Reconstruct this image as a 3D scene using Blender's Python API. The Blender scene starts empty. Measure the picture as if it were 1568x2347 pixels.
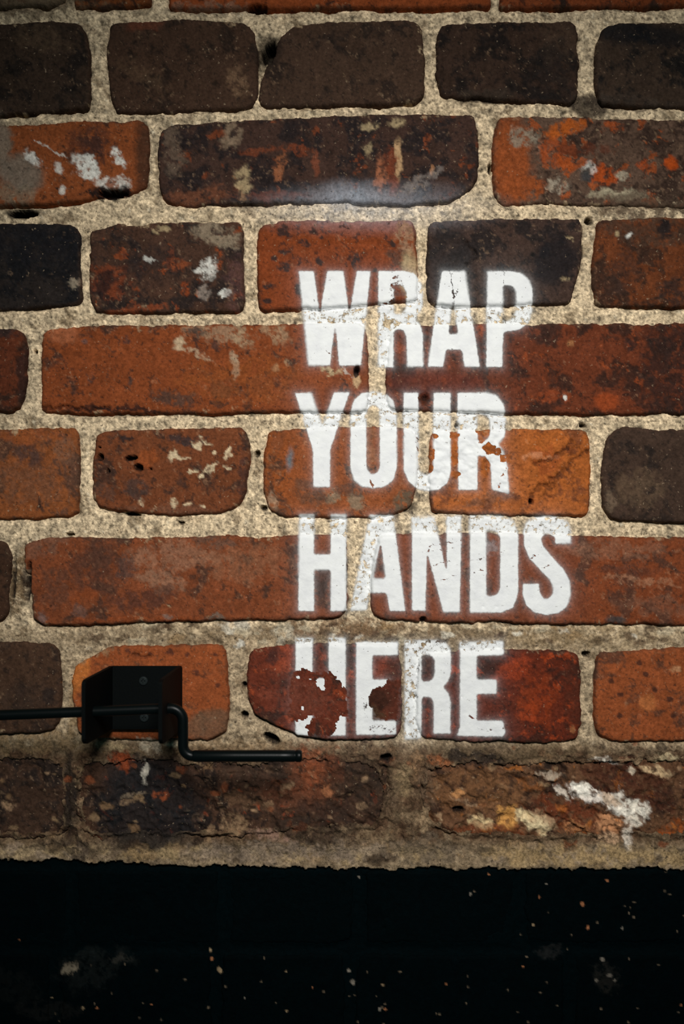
import bpy, bmesh, math
import numpy as np
from mathutils import Vector

# ------------------------------------------------------------------ camera, world, light, exposure
S = 0.00035                 # metres per photograph pixel on the wall face
ZC = 1.40                   # height of the picture centre above the ground
DIST = 0.80                 # camera distance from the wall face
sc = bpy.context.scene
col = sc.collection

def P(u, v, h=0.0):
    """wall coordinates: u right, v down, h out of the wall (all in px of S metres) -> world"""
    return Vector(((u - 784.0) * S, -h * S, ZC - (v - 1173.5) * S))

cd = bpy.data.cameras.new('camera')
cd.sensor_fit = 'VERTICAL'
cd.sensor_height = 36.0
cd.sensor_width = 24.0
cd.lens = 36.0 * DIST / (2347 * S)
cd.clip_start = 0.01
cam = bpy.data.objects.new('camera', cd)
col.objects.link(cam)
cam.location = (0, -DIST, ZC)
cam.rotation_euler = (math.radians(90), 0, 0)
sc.camera = cam
cd.dof.use_dof = True
cd.dof.focus_distance = DIST - 0.006
cd.dof.aperture_fstop = 3.2

wd = bpy.data.worlds.new('dim_room')
sc.world = wd
wd.use_nodes = True
wd.node_tree.nodes['Background'].inputs[0].default_value = (0.35, 0.75, 0.85, 1)
wd.node_tree.nodes['Background'].inputs[1].default_value = 0.05

ld = bpy.data.lights.new('ceiling_spot', 'SPOT')
ld.energy = 126.0
ld.color = (1.0, 0.97, 0.93)
ld.spot_size = math.radians(41)
ld.spot_blend = 1.0
ld.shadow_soft_size = 0.20
lamp = bpy.data.objects.new('ceiling_spot', ld)
col.objects.link(lamp)
lamp.location = (0.16, -1.43, ZC + 0.68)
lamp.rotation_euler = (P(895, 1225) - lamp.location).to_track_quat('-Z', 'Y').to_euler()

sc.view_settings.view_transform = 'Standard'
sc.view_settings.look = 'None'
sc.view_settings.gamma = 1.0
sc.view_settings.use_curve_mapping = False
sc.view_settings.exposure = 0.0

# ------------------------------------------------------------------ noise and shape helpers (numpy)
_rng = np.random.RandomState(7)
_perm = np.concatenate([_rng.permutation(256)] * 3)
_ang = _rng.rand(256) * 2 * np.pi
_gx, _gy = np.cos(_ang), np.sin(_ang)

def perlin(x, y, seed=0):
    x = x + seed * 17.37; y = y + seed * 9.71
    xi = np.floor(x).astype(np.int64); yi = np.floor(y).astype(np.int64)
    xf = x - xi; yf = y - yi
    u = xf * xf * xf * (xf * (xf * 6 - 15) + 10); v = yf * yf * yf * (yf * (yf * 6 - 15) + 10)
    def g(ix, iy, dx, dy):
        h = _perm[_perm[ix & 255] + (iy & 255)]
        return _gx[h] * dx + _gy[h] * dy
    a = g(xi, yi, xf, yf); b = g(xi + 1, yi, xf - 1, yf)
    c = g(xi, yi + 1, xf, yf - 1); d = g(xi + 1, yi + 1, xf - 1, yf - 1)
    return ((a + (b - a) * u) * (1 - v) + (c + (d - c) * u) * v) * 1.5

def fbm(x, y, scale, octv=4, seed=0, gain=0.5):
    o = 0.0; a = 1.0; t = 0.0
    x = x / scale; y = y / scale
    for k in range(octv):
        o = o + a * perlin(x, y, seed + k * 3.1); t += a
        a *= gain; x = x * 2.03; y = y * 2.03
    return o / t

def sstep(a, b, x):
    t = np.clip((x - a) / (b - a), 0, 1)
    return t * t * (3 - 2 * t)

def lin(c):
    c = np.asarray(c, float) / 255.0
    return np.where(c <= 0.04045, c / 12.92, ((c + 0.055) / 1.055) ** 2.4)

def rounded(poly, r):
    out = []
    n = len(poly)
    for i in range(n):
        p = np.array(poly[i], float); a = np.array(poly[i - 1], float); b = np.array(poly[(i + 1) % n], float)
        for q in (a, b):
            d = q - p; L = np.hypot(*d)
            out.append(tuple(p + d / max(L, 1e-6) * min(r, 0.3 * L)))
    return out

def sdf(poly, X, Y):
    d2 = np.full(X.shape, 1e18); ins = np.zeros(X.shape, bool)
    n = len(poly)
    for i in range(n):
        ax, ay = poly[i]; bx, by = poly[(i + 1) % n]
        ex, ey = bx - ax, by - ay
        t = np.clip(((X - ax) * ex + (Y - ay) * ey) / max(ex * ex + ey * ey, 1e-9), 0, 1)
        d2 = np.minimum(d2, (X - ax - t * ex) ** 2 + (Y - ay - t * ey) ** 2)
        c = ((ay > Y) != (by > Y))
        if ay != by:
            ins ^= c & (X < (bx - ax) * (Y - ay) / (by - ay) + ax)
    d = np.sqrt(d2)
    return np.where(ins, -d, d)

# ------------------------------------------------------------------ the sampling grid of the wall face
STEP = 3.0
ug = np.concatenate([np.arange(-620, -40, 12.0), np.arange(-40, 1610, STEP), np.arange(1610, 2200, 12.0)])
vg = np.concatenate([np.arange(-420, -40, 12.0), np.arange(-40, 2392, STEP), np.arange(2392, 3100, 12.0)])
UU, VV = np.meshgrid(ug, vg)
SH = UU.shape

def window(u0, v0, u1, v1):
    return (slice(max(np.searchsorted(vg, v0) - 1, 0), min(np.searchsorted(vg, v1) + 1, len(vg))),
            slice(max(np.searchsorted(ug, u0) - 1, 0), min(np.searchsorted(ug, u1) + 1, len(ug))))

# ------------------------------------------------------------------ bricks: outline, own colour, wear
# each: outline (px on the wall), colour, darker colour, share of dark, pale crust, height, roughness
B = []
def brick(poly, base, dark=(40, 32, 28), soot=0.3, pale=0.15, h=0.0, rough=1.0, edge=1.0, kind='brick', fleck=None, fl=0.0):
    B.append(dict(poly=poly, base=base, dark=dark, soot=soot, pale=pale, h=h, rough=rough, edge=edge, kind=kind, fleck=fleck, fl=fl))

BROWN = (70, 51, 39)
# course 0 (stretchers cut by the top of the photograph)
brick([(-560, -190), (-190, -190), (-190, 16), (-560, 18)], BROWN, soot=.5)
brick([(-170, -190), (150, -190), (150, 2), (120, 14), (-170, 16)], (98, 76, 58), soot=.5, pale=.6)
brick([(165, -190), (345, -190), (346, 8), (300, 18), (168, 20)], (128, 66, 36), soot=.45, pale=.3)
brick([(384, -190), (1118, -190), (1124, 18), (900, 20), (588, 22), (386, 21)], (146, 68, 36), soot=.12, pale=.1, h=2)
brick([(1142, -190), (1890, -190), (1890, 18), (1560, 16), (1144, 20)], (128, 60, 34), soot=.3, pale=.1, h=2)
brick([(1915, -190), (2600, -190), (2600, 20), (1915, 20)], BROWN)
# course 1 (headers)
brick([(-580, 50), (-200, 50), (-200, 262), (-580, 262)], BROWN)
brick([(-175, 58), (40, 52), (110, 44), (180, 48), (197, 70), (205, 130), (206, 240), (195, 251), (130, 257), (0, 263), (-175, 264)], (64, 50, 40), (34, 29, 26), .5, .12)
brick([(250, 52), (400, 44), (560, 50), (582, 66), (592, 130), (590, 225), (572, 248), (430, 254), (330, 260), (265, 257), (250, 200), (243, 120)], (74, 54, 42), (44, 34, 28), .4, .15)
brick([(672, 56), (800, 48), (955, 46), (968, 70), (974, 130), (972, 220), (955, 236), (820, 240), (690, 246), (608, 246), (592, 232), (600, 178), (620, 130), (640, 84)], (76, 57, 45), (44, 35, 30), .35, .2)
brick([(1008, 56), (1130, 50), (1312, 48), (1326, 70), (1328, 160), (1326, 215), (1312, 238), (1240, 234), (1090, 224), (1012, 224), (1000, 170), (996, 90)], (62, 46, 37), (31, 26, 24), .55, .15)
brick([(1384, 62), (1420, 52), (1750, 48), (1750, 250), (1480, 246), (1375, 236), (1362, 200), (1364, 100)], (66, 52, 42), (28, 26, 25), .4, .1)
brick([(1778, 48), (2180, 48), (2180, 250), (1778, 250)], BROWN)
# course 2 (stretchers)
brick([(-430, 290), (30, 286), (180, 276), (320, 274), (341, 286), (342, 400), (336, 430), (300, 446), (210, 458), (90, 470), (-430, 472)], (146, 74, 42), (58, 44, 36), .22, .3, h=1)
brick([(366, 300), (400, 284), (560, 274), (760, 264), (900, 262), (1086, 264), (1094, 300), (1098, 400), (1084, 432), (1040, 458), (930, 470), (740, 464), (600, 464), (430, 474), (376, 462), (362, 420), (360, 350)], (72, 52, 44), (40, 34, 34), .55, .28, fleck=(118, 62, 38), fl=.25)
brick([(1142, 268), (1300, 266), (1560, 272), (1900, 270), (1900, 470), (1560, 474), (1240, 468), (1150, 468), (1132, 440), (1128, 360), (1132, 300)], (98, 76, 62), (58, 43, 36), .6, .42, rough=2.0, fleck=(150, 76, 40), fl=.38)
# course 3 (headers)
brick([(-590, 505), (-215, 508), (-215, 712), (-590, 712)], BROWN)
brick([(-190, 512), (20, 512), (120, 510), (170, 516), (184, 536), (187, 690), (170, 700), (90, 706), (0, 712), (-190, 714)], (46, 40, 37), (24, 24, 26), .6, .1)
brick([(208, 530), (262, 514), (400, 508), (545, 506), (558, 520), (560, 700), (550, 714), (330, 716), (222, 718), (206, 690), (203, 600)], (80, 56, 44), (42, 35, 33), .5, .25, fleck=(132, 66, 36), fl=.3)
brick([(594, 516), (650, 504), (800, 502), (942, 504), (952, 520), (958, 600), (956, 690), (830, 700), (690, 709), (597, 713), (589, 640), (588, 560)], (134, 61, 33), (60, 42, 36), .14, .1, h=1)
brick([(984, 508), (1120, 500), (1328, 500), (1338, 520), (1334, 590), (1318, 660), (1308, 697), (1140, 702), (1000, 702), (980, 690), (977, 600)], (76, 58, 50), (40, 35, 34), .45, .15)
brick([(1370, 504), (1480, 497), (1800, 496), (1800, 702), (1570, 704), (1420, 706), (1366, 702), (1358, 640), (1364, 560)], (114, 57, 34), (56, 40, 32), .5, .15)
brick([(1830, 496), (2200, 496), (2200, 704), (1830, 704)], BROWN)
# course 4 (stretchers)
brick([(-640, 752), (-100, 754), (30, 752), (56, 764), (62, 800), (60, 880), (48, 930), (34, 942), (-100, 946), (-640, 946)], (100, 52, 33), (52, 36, 29), .4, .12)
brick([(100, 756), (200, 746), (500, 744), (700, 744), (828, 740), (840, 756), (844, 850), (845, 930), (836, 944), (640, 945), (450, 948), (250, 951), (130, 946), (96, 942), (92, 860), (94, 790)], (137, 66, 37), (68, 48, 40), .16, .25, h=2)
brick([(890, 772), (912, 746), (1100, 740), (1250, 742), (1568, 738), (2050, 738), (2050, 944), (1568, 950), (1300, 948), (1100, 945), (904, 942), (885, 920), (883, 840)], (108, 55, 34), (56, 37, 30), .5, .12, fleck=(140, 68, 36), fl=.3)
# course 5 (headers)
brick([(-600, 985), (-230, 985), (-230, 1188), (-600, 1188)], BROWN)
brick([(-205, 986), (60, 982), (168, 980), (181, 992), (183, 1100), (179, 1176), (160, 1184), (90, 1190), (-205, 1190)], (148, 80, 46), (86, 62, 50), .4, .12)
brick([(218, 996), (244, 986), (400, 982), (558, 980), (571, 994), (574, 1070), (564, 1130), (545, 1160), (520, 1174), (430, 1181), (360, 1180), (296, 1176), (222, 1168), (212, 1140), (211, 1060)], (122, 64, 41), (64, 46, 38), .3, .25)
brick([(614, 986), (760, 978), (905, 978), (945, 984), (958, 1004), (958, 1100), (945, 1150), (925, 1172), (850, 1187), (650, 1185), (614, 1172), (603, 1110), (606, 1040)], (150, 76, 40), (78, 56, 44), .25, .22)
brick([(988, 988), (1160, 984), (1336, 982), (1352, 998), (1355, 1080), (1354, 1160), (1346, 1181), (1200, 1182), (1040, 1177), (988, 1172), (982, 1100)], (174, 92, 44), (116, 66, 40), .3, .08, h=4, rough=2.2)
brick([(1408, 986), (1436, 978), (1510, 984), (1800, 984), (1800, 1194), (1520, 1198), (1396, 1190), (1381, 1160), (1380, 1060), (1388, 1010)], (72, 55, 45), (44, 36, 32), .4, .12)
brick([(1830, 984), (2190, 984), (2190, 1194), (1830, 1194)], BROWN)
# course 6 (stretchers)
brick([(-700, 1240), (-60, 1240), (10, 1240), (24, 1262), (22, 1340), (16, 1400), (4, 1424), (-700, 1428)], (72, 50, 37), (44, 34, 28), .4, .1)
brick([(54, 1244), (80, 1232), (300, 1234), (500, 1228), (640, 1230), (782, 1222), (794, 1240), (799, 1330), (798, 1396), (782, 1416), (600, 1423), (480, 1422), (300, 1430), (100, 1434), (76, 1420), (70, 1340), (56, 1290)], (134, 68, 43), (74, 52, 42), .32, .3, h=2)
brick([(868, 1226), (1000, 1222), (1200, 1224), (1420, 1230), (1900, 1234), (1900, 1434), (1568, 1434), (1300, 1431), (1000, 1426), (880, 1420), (852, 1402), (848, 1330), (858, 1270)], (132, 64, 39), (84, 56, 44), .3, .2, h=2)
# course 7 (headers)
brick([(-640, 1478), (-270, 1478), (-270, 1684), (-640, 1684)], BROWN)
brick([(-245, 1474), (60, 1472), (118, 1472), (137, 1488), (141, 1560), (138, 1640), (122, 1676), (60, 1682), (-245, 1684)], (80, 58, 44), (50, 39, 33), .4, .15)
brick([(172, 1524), (210, 1506), (246, 1482), (400, 1478), (500, 1478), (518, 1490), (524, 1560), (524, 1640), (516, 1680), (490, 1694), (360, 1698), (220, 1692), (180, 1680), (166, 1610), (164, 1550)], (156, 78, 45), (104, 66, 46), .22, .1, h=2)
brick([(574, 1490), (640, 1478), (760, 1474), (904, 1474), (918, 1488), (922, 1580), (921, 1670), (910, 1690), (800, 1697), (760, 1696), (690, 1688), (640, 1668), (580, 1640), (568, 1590), (567, 1530)], (108, 52, 36), (62, 42, 35), .4, .12, h=2, fleck=(144, 66, 38), fl=.25)
brick([(958, 1506), (1000, 1494), (1150, 1490), (1300, 1490), (1326, 1504), (1332, 1560), (1333, 1660), (1322, 1696), (1240, 1704), (1100, 1703), (970, 1694), (956, 1660), (953, 1570)], (100, 44, 28), (58, 34, 27), .5, .08, h=2, fleck=(152, 62, 30), fl=.4)
brick([(1372, 1494), (1568, 1484), (1800, 1482), (1800, 1692), (1500, 1700), (1410, 1700), (1370, 1690), (1362, 1640), (1364, 1540)], (152, 76, 44), (88, 58, 44), .2, .15)
brick([(1830, 1482), (2200, 1482), (2200, 1694), (1830, 1694)], BROWN)
# course 8 (stretchers, badly weathered)
brick([(-700, 1722), (-100, 1722), (110, 1726), (150, 1740), (158, 1800), (156, 1900), (140, 1924), (0, 1922), (-700, 1926)], (76, 56, 44), (44, 36, 32), .5, .4, rough=2.6, edge=2, h=-3)
brick([(176, 1740), (240, 1722), (400, 1732), (560, 1736), (700, 1726), (860, 1738), (888, 1760), (896, 1830), (890, 1880), (862, 1908), (640, 1916), (420, 1922), (220, 1926), (180, 1900), (170, 1830)], (84, 60, 46), (40, 33, 30), .5, .45, rough=3.6, edge=2.5, h=-3, fleck=(140, 66, 40), fl=.22)
brick([(972, 1750), (1060, 1736), (1200, 1736), (1400, 1736), (1568, 1730), (1900, 1730), (1900, 1930), (1568, 1926), (1200, 1930), (1010, 1922), (968, 1890), (960, 1820)], (108, 76, 54), (56, 40, 32), .5, .4, rough=4.2, edge=2.5, h=-3, fleck=(166, 100, 48), fl=.25)
brick([(1925, 1730), (2600, 1730), (2600, 1930), (1925, 1930)], BROWN)
# courses 9 and 10, under black paint
for (a, b) in ((-600, -240), (-215, 148), (172, 500), (526, 812), (838, 1180), (1204, 1568), (1594, 1960)):
    brick([(a, 1998), (b, 1998), (b, 2168), (a, 2168)], (0, 7, 9), (0, 5, 7), .3, 0, h=-2, edge=1.5, kind='black')
for (a, b) in ((-560, 108), (132, 484), (506, 790), (816, 1296), (1320, 2060)):
    brick([(a, 2192), (b, 2192), (b, 2396), (a, 2396)], (0, 7, 9), (0, 5, 7), .3, 0, h=0, edge=1.5, kind='black')
for (a, b) in ((-620, -130), (-100, 260), (286, 640), (664, 1020), (1046, 1400), (1424, 1800)):
    brick([(a, 2422), (b, 2422), (b, 2600), (a, 2600)], (0, 7, 9), (0, 5, 7), .3, 0, h=0, edge=1.5, kind='black')

# global fields
n_edge = fbm(UU, VV, 70, 3, 11) * 5 + fbm(UU, VV, 17, 3, 12) * 4.0 + fbm(UU, VV, 7, 2, 13) * 1.6 + np.maximum(fbm(UU, VV, 110, 4, 14, .6) - .12, 0) * 16
WX = fbm(UU, VV, 60, 4, 21) * 40; WY = fbm(UU, VV, 60, 4, 22) * 40        # domain warp for stains
wx2 = fbm(UU, VV, 14, 3, 23) * 12; wy2 = fbm(UU, VV, 14, 3, 24) * 12
N_big = fbm(UU, VV, 160, 5, 31, .6)
N_mid = fbm(UU + WX, VV + WY, 48, 5, 32, .6)
N_fine = fbm(UU, VV, 11, 3, 33, .6)
N_crust = fbm(UU + wx2, VV + wy2, 36, 5, 34, .68)
N_fleck = fbm(UU + WX * .6, VV + WY * .6, 40, 5, 35, .62)
N_break = fbm(UU * .9 + VV * .45 + wx2 * .5, VV * .9 - UU * .3 + wy2 * .5, 22, 5, 39, .7)
N_pit = fbm(UU + wx2 * .4, VV + wy2 * .4, 13, 2, 36)
ridge = 1 - np.abs(fbm(UU + WX * .5, VV + WY * .5, 90, 5, 37, .6)) * 2.2
R_fine = fbm(UU, VV, 20, 4, 38, .6)

sd_all = np.full(SH, 300.0)
H_all = np.full(SH, -400.0)
for i, b in enumerate(B):
    p = np.array(b['poly'])
    m = 70
    w = window(p[:, 0].min() - m, p[:, 1].min() - m, p[:, 0].max() + m, p[:, 1].max() + m)
    X, Y = UU[w], VV[w]
    poly = rounded(rounded(b['poly'], 6), 3)
    d = sdf(poly, X, Y) + n_edge[w] * b['edge'] * .8
    b['w'], b['sd'] = w, d
    sd_all[w] = np.minimum(sd_all[w], d)

# ------------------------------------------------------------------ stains, chips, holes (things with a shape of their own)
BL = []   # u, v, ru, rv, angle, colour, strength, raggedness, target
def blob(u, v, ru, rv, ang, c, o=1.0, rag=.5, t='a'):
    BL.append((u, v, ru, rv, math.radians(ang), c, o, rag, t))
W_ = (206, 204, 194); TAN = (178, 156, 118); BLK = (24, 23, 23); GR = (128, 116, 100)
ORG = (158, 82, 42); RST = (140, 64, 34); DK = (52, 40, 34)
# course 0 / 1
blob(60, 8, 140, 26, 0, (110, 94, 74), .8, .8)
blob(470, 20, 110, 12, 0, GR, .4, .9)
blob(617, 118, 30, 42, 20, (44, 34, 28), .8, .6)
blob(335, 60, 40, 14, -10, (110, 60, 42), .5, .6, 'b')
blob(330, 170, 60, 22, 30, (104, 80, 60), .4, .9, 'b')
blob(545, 190, 22, 40, -20, (126, 98, 74), .6, .9, 'b')
blob(90, 90, 60, 30, 10, (98, 78, 60), .45, .9, 'b')
blob(1290, 100, 50, 40, 30, (92, 72, 56), .35, .9, 'b')
blob(1270, 160, 50, 70, 0, (30, 27, 26), .6, .8, 'b')
blob(1470, 80, 130, 26, 6, (24, 24, 26), .8, .5, 'b')
blob(1110, 218, 60, 14, 0, (56, 46, 38), .8, .7)
blob(1350, 240, 50, 28, 10, (60, 50, 42), .9, .6)
blob(1440, 236, 90, 16, 4, (62, 52, 44), .7, .8)
# course 2
blob(0, 330, 26, 70, 0, (126, 112, 96), .9, .7)
blob(48, 400, 52, 42, 20, (120, 108, 94), .9, .6)
blob(20, 450, 60, 24, 0, (128, 112, 92), .7, .8)
blob(205, 330, 52, 52, 0, (88, 52, 38), .8, .9, 'b')
blob(225, 340, 36, 30, 20, (66, 44, 38), .8, .9, 'b')
blob(330, 360, 20, 90, 0, (74, 48, 34), .9, .5, 'b')
blob(196, 384, 34, 20, 35, W_, .95, .9, 'b')
blob(270, 360, 12, 22, -40, W_, .9, .8, 'b')
blob(255, 418, 40, 14, 10, W_, .75, .9, 'b')
blob(80, 366, 32, 10, 30, W_, .8, .9, 'b')
blob(135, 386, 9, 12, 0, W_, .7, .7, 'b'); blob(146, 438, 8, 10, 0, W_, .7, .7, 'b')
blob(120, 348, 40, 3, 30, W_, .6, .9, 'b')
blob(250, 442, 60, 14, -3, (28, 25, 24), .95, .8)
blob(400, 350, 26, 60, 0, (112, 94, 78), .6, .9, 'b')
blob(530, 310, 22, 26, 0, (150, 128, 104), .6, .9, 'b')
blob(470, 450, 90, 20, -5, (118, 72, 50), .7, .9, 'b')
blob(556, 420, 18, 36, 0, TAN, .7, 1.0, 'b')
blob(644, 385, 12, 30, 5, (150, 92, 60), .8, .8, 'b'); blob(600, 345, 50, 8, 0, (120, 62, 38), .7, .9, 'b')
blob(690, 345, 30, 10, 20, (126, 64, 38), .7, .9, 'b'); blob(725, 375, 6, 26, 0, (126, 70, 48), .7, .7, 'b')
blob(850, 290, 16, 10, 0, TAN, .8, .8, 'b'); blob(908, 285, 18, 10, 0, TAN, .8, .8, 'b'); blob(845, 345, 10, 16, 0, TAN, .6, .9, 'b')
blob(872, 400, 14, 34, 0, (160, 100, 70), .85, .8, 'b'); blob(914, 365, 9, 46, 4, (186, 150, 110), .9, .7, 'b'); blob(895, 400, 20, 50, 0, (124, 62, 38), .7, .9, 'b')
blob(990, 390, 4, 14, 0, (170, 120, 84), .8, .6, 'b')
blob(620, 450, 80, 12, 0, (104, 52, 34), .6, .8, 'b')
blob(1172, 365, 44, 100, 0, ORG, .95, .7, 'b'); blob(1195, 432, 55, 26, 0, ORG, .95, .8, 'b')
blob(1200, 320, 36, 22, 25, (142, 130, 112), .8, .9, 'b')
blob(1290, 296, 50, 16, -25, (188, 96, 38), .95, .8, 'b')
blob(1300, 365, 24, 36, 0, (182, 86, 36), .9, .9, 'b'); blob(1260, 345, 26, 30, 0, (176, 82, 36), .8, .9, 'b')
blob(1385, 395, 26, 26, 0, (184, 82, 34), .9, .9, 'b'); blob(1540, 372, 14, 18, 0, (196, 84, 30), .95, .7, 'b'); blob(1475, 378, 14, 9, 0, (180, 80, 34), .8, .8, 'b')
blob(1410, 288, 22, 10, 0, (176, 84, 38), .8, .8, 'b')
blob(1340, 345, 60, 14, 0, (86, 46, 32), .8, .8, 'b')
blob(1345, 405, 14, 12, 0, (62, 62, 62), .9, .7, 'b')
blob(1350, 385, 16, 10, 0, W_, .6, .9, 'b'); blob(1280, 425, 30, 14, 0, (168, 156, 136), .8, 1.0, 'b'); blob(1425, 400, 14, 10, 0, (180, 168, 144), .7, .9, 'b')
blob(1430, 446, 74, 12, 3, (176, 164, 136), .85, .8, 'b')
blob(1480, 474, 130, 30, 2, (88, 71, 57), .8, .8)
# haze of white spray under the second course
blob(850, 476, 190, 40, 0, (190, 196, 206), .30, .35)
blob(800, 448, 60, 24, 0, (190, 198, 210), .22, .4)
blob(960, 420, 60, 12, -25, (150, 138, 130), .45, .8)
# course 3
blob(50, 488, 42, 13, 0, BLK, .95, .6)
blob(90, 560, 110, 60, 0, (26, 26, 29), .7, .8, 'b')
blob(172, 652, 14, 12, 0, (150, 136, 116), .8, .8, 'b')
blob(250, 645, 46, 36, 0, (136, 66, 36), .6, 1, 'b'); blob(250, 640, 26, 14, 20, (30, 27, 27), .8, 1, 'b'); blob(232, 660, 12, 26, 0, (30, 27, 27), .8, .9, 'b')
blob(310, 710, 70, 10, -3, (134, 68, 40), .8, .8, 'b')
blob(495, 540, 56, 26, 25, (146, 130, 108), .75, .8, 'b'); blob(370, 528, 20, 9, 0, TAN, .7, .8)
blob(480, 615, 20, 26, 20, W_, .8, 1.0, 'b'); blob(455, 622, 12, 8, 0, W_, .7, .9, 'b'); blob(470, 670, 16, 14, 0, (150, 136, 124), .7, .9, 'b'); blob(515, 672, 14, 8, 0, W_, .8, .9, 'b')
blob(425, 660, 10, 16, 0, (156, 74, 36), .8, .8, 'b'); blob(350, 600, 70, 40, 0, (48, 38, 36), .6, .9, 'b')
blob(410, 610, 20, 14, 0, (140, 72, 40), .7, .9, 'b'); blob(345, 595, 18, 5, 20, W_, .6, .9, 'b')
blob(540, 650, 22, 60, 0, (96, 66, 62), .5, .8, 'b')
for (u, v, a, b_, g) in ((655, 530, 24, 14, 20), (700, 558, 14, 7, 20), (718, 528, 12, 9, 0), (652, 580, 14, 6, 0), (655, 612, 15, 10, 0), (733, 600, 7, 13, -15), (618, 658, 14, 9, 0), (628, 592, 7, 7, 0),
                        (815, 600, 8, 18, 0), (690, 660, 12, 18, 0), (860, 620, 6, 5, 0), (900, 560, 10, 6, 30), (790, 520, 12, 4, 0), (735, 545, 8, 4, 0), (880, 640, 6, 4, 0), (612, 690, 10, 6, 0), (840, 660, 5, 4, 0)):
    blob(u, v, a, b_, g, (48, 40, 38), .9, .8, 'b')
blob(930, 545, 24, 34, -25, (150, 116, 90), .85, .9, 'b'); blob(918, 595, 30, 14, 30, (84, 60, 48), .8, .9, 'b'); blob(940, 640, 22, 60, 0, TAN, .75, .6, 'b'); blob(905, 650, 30, 34, 0, (110, 84, 72), .6, .8, 'b')
blob(1030, 600, 55, 80, 0, (42, 37, 36), .7, .7, 'b'); blob(1270, 600, 50, 60, 20, (30, 28, 30), .85, .7, 'b')
blob(1305, 545, 12, 4, 25, TAN, .7, .8, 'b'); blob(1295, 640, 10, 6, 0, TAN, .6, .9, 'b'); blob(1222, 583, 6, 6, 0, BLK, .9, .5, 'b')
blob(1500, 535, 120, 30, 3, (74, 54, 42), .8, .8, 'b'); blob(1520, 525, 16, 20, 0, (34, 30, 30), .9, .8, 'b'); blob(1430, 620, 30, 60, 20, (56, 42, 36), .6, 1, 'b'); blob(1540, 670, 40, 30, 0, (48, 38, 34), .8, .8, 'b')
blob(1415, 536, 5, 6, 0, TAN, .9, .5, 'b'); blob(1442, 540, 8, 4, -40, W_, .8, .5, 'b')
# course 4
blob(20, 760, 40, 12, 0, (52, 42, 40), .7, .8, 'b'); blob(52, 860, 12, 70, 4, (48, 34, 30), .8, .7, 'b')
blob(140, 760, 40, 26, 0, (176, 108, 74), .5, .7, 'b')
blob(500, 765, 80, 20, 5, (150, 124, 98), .7, .9, 'b'); blob(410, 790, 12, 16, 20, (190, 168, 136), .8, .9, 'b'); blob(450, 812, 40, 6, 10, (184, 158, 128), .7, 1, 'b')
blob(538, 835, 10, 26, -10, (178, 158, 130), .85, .9, 'b'); blob(560, 780, 24, 20, 30, (160, 134, 104), .7, .9, 'b'); blob(630, 765, 40, 16, 30, (158, 130, 100), .7, 1, 'b')
blob(632, 845, 9, 9, 0, (172, 140, 104), .8, .8, 'b'); blob(660, 832, 8, 8, 0, (176, 146, 112), .7, .8, 'b')
blob(450, 764, 22, 10, 10, (62, 50, 46), .8, .9, 'b'); blob(495, 790, 10, 14, -20, (60, 48, 44), .8, .9, 'b'); blob(290, 780, 8, 10, 0, (70, 52, 48), .7, .9, 'b'); blob(207, 866, 12, 12, 0, (72, 56, 50), .9, .8, 'b'); blob(300, 874, 6, 12, 0, (72, 56, 50), .9, .8, 'b'); blob(195, 784, 7, 5, 0, (96, 72, 66), .8, .7, 'b')
blob(400, 912, 55, 16, 10, (80, 58, 48), .9, .9, 'b'); blob(510, 890, 34, 18, 0, (78, 56, 44), .8, .9, 'b'); blob(500, 928, 30, 8, 0, (66, 46, 38), .9, .9, 'b'); blob(595, 880, 22, 20, 0, (110, 62, 42), .8, .9, 'b')
blob(230, 935, 90, 5, -4, (60, 36, 28), .9, .8, 'b'); blob(300, 940, 90, 4, 5, (56, 34, 28), .9, .7, 'b')
blob(555, 870, 130, 50, 0, (152, 84, 40), .5, .8, 'b')
blob(760, 850, 26, 8, 5, TAN, .85, .8, 'b'); blob(818, 872, 9, 16, 0, (190, 158, 118), .9, .6, 'b'); blob(787, 845, 30, 2, 45, W_, .5, .8, 'b')
blob(1000, 880, 110, 26, 0, (96, 44, 32), .6, .7, 'b'); blob(1390, 920, 30, 22, 0, (156, 72, 36), .9, .7, 'b'); blob(1265, 910, 40, 14, 0, (150, 70, 36), .6, .9, 'b')
blob(1540, 850, 70, 110, 0, (48, 34, 30), .8, .9, 'b'); blob(1440, 790, 14, 14, 0, (44, 34, 32), .8, .9, 'b')
blob(1308, 788, 8, 8, 0, (160, 110, 70), .8, .8, 'b'); blob(1295, 912, 4, 6, 0, W_, .9, .6, 'b')
# course 5
blob(70, 1045, 34, 26, 30, (82, 58, 50), .8, .9, 'b'); blob(150, 1035, 20, 40, 0, (120, 86, 66), .6, .9, 'b'); blob(60, 1110, 80, 50, 0, (112, 76, 56), .6, .9, 'b'); blob(90, 1155, 5, 22, -10, (60, 44, 38), .8, .6, 'b'); blob(60, 1000, 110, 14, -3, (168, 92, 50), .6, .8, 'b')
blob(430, 1002, 44, 10, 4, (60, 48, 46), .9, .9, 'b'); blob(290, 1005, 16, 5, 0, (50, 40, 38), .9, .8, 'b')
for (u, v, a, b_, g) in ((398, 1045, 12, 14, 30), (420, 1052, 16, 6, 0), (452, 1020, 12, 8, 50), (470, 1010, 16, 4, 30), (478, 1075, 16, 9, -30), (523, 1038, 6, 14, 20), (520, 1072, 10, 4, 10), (440, 1082, 14, 5, -20), (462, 1092, 6, 5, 0), (495, 1065, 8, 4, -40), (400, 1155, 9, 10, 0), (430, 1157, 9, 5, 0), (465, 1160, 6, 4, 0), (325, 1150, 7, 10, 0), (492, 1038, 5, 5, 0)):
    blob(u, v, a, b_, g, (210, 188, 152), .95, .9, 'b')
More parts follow.
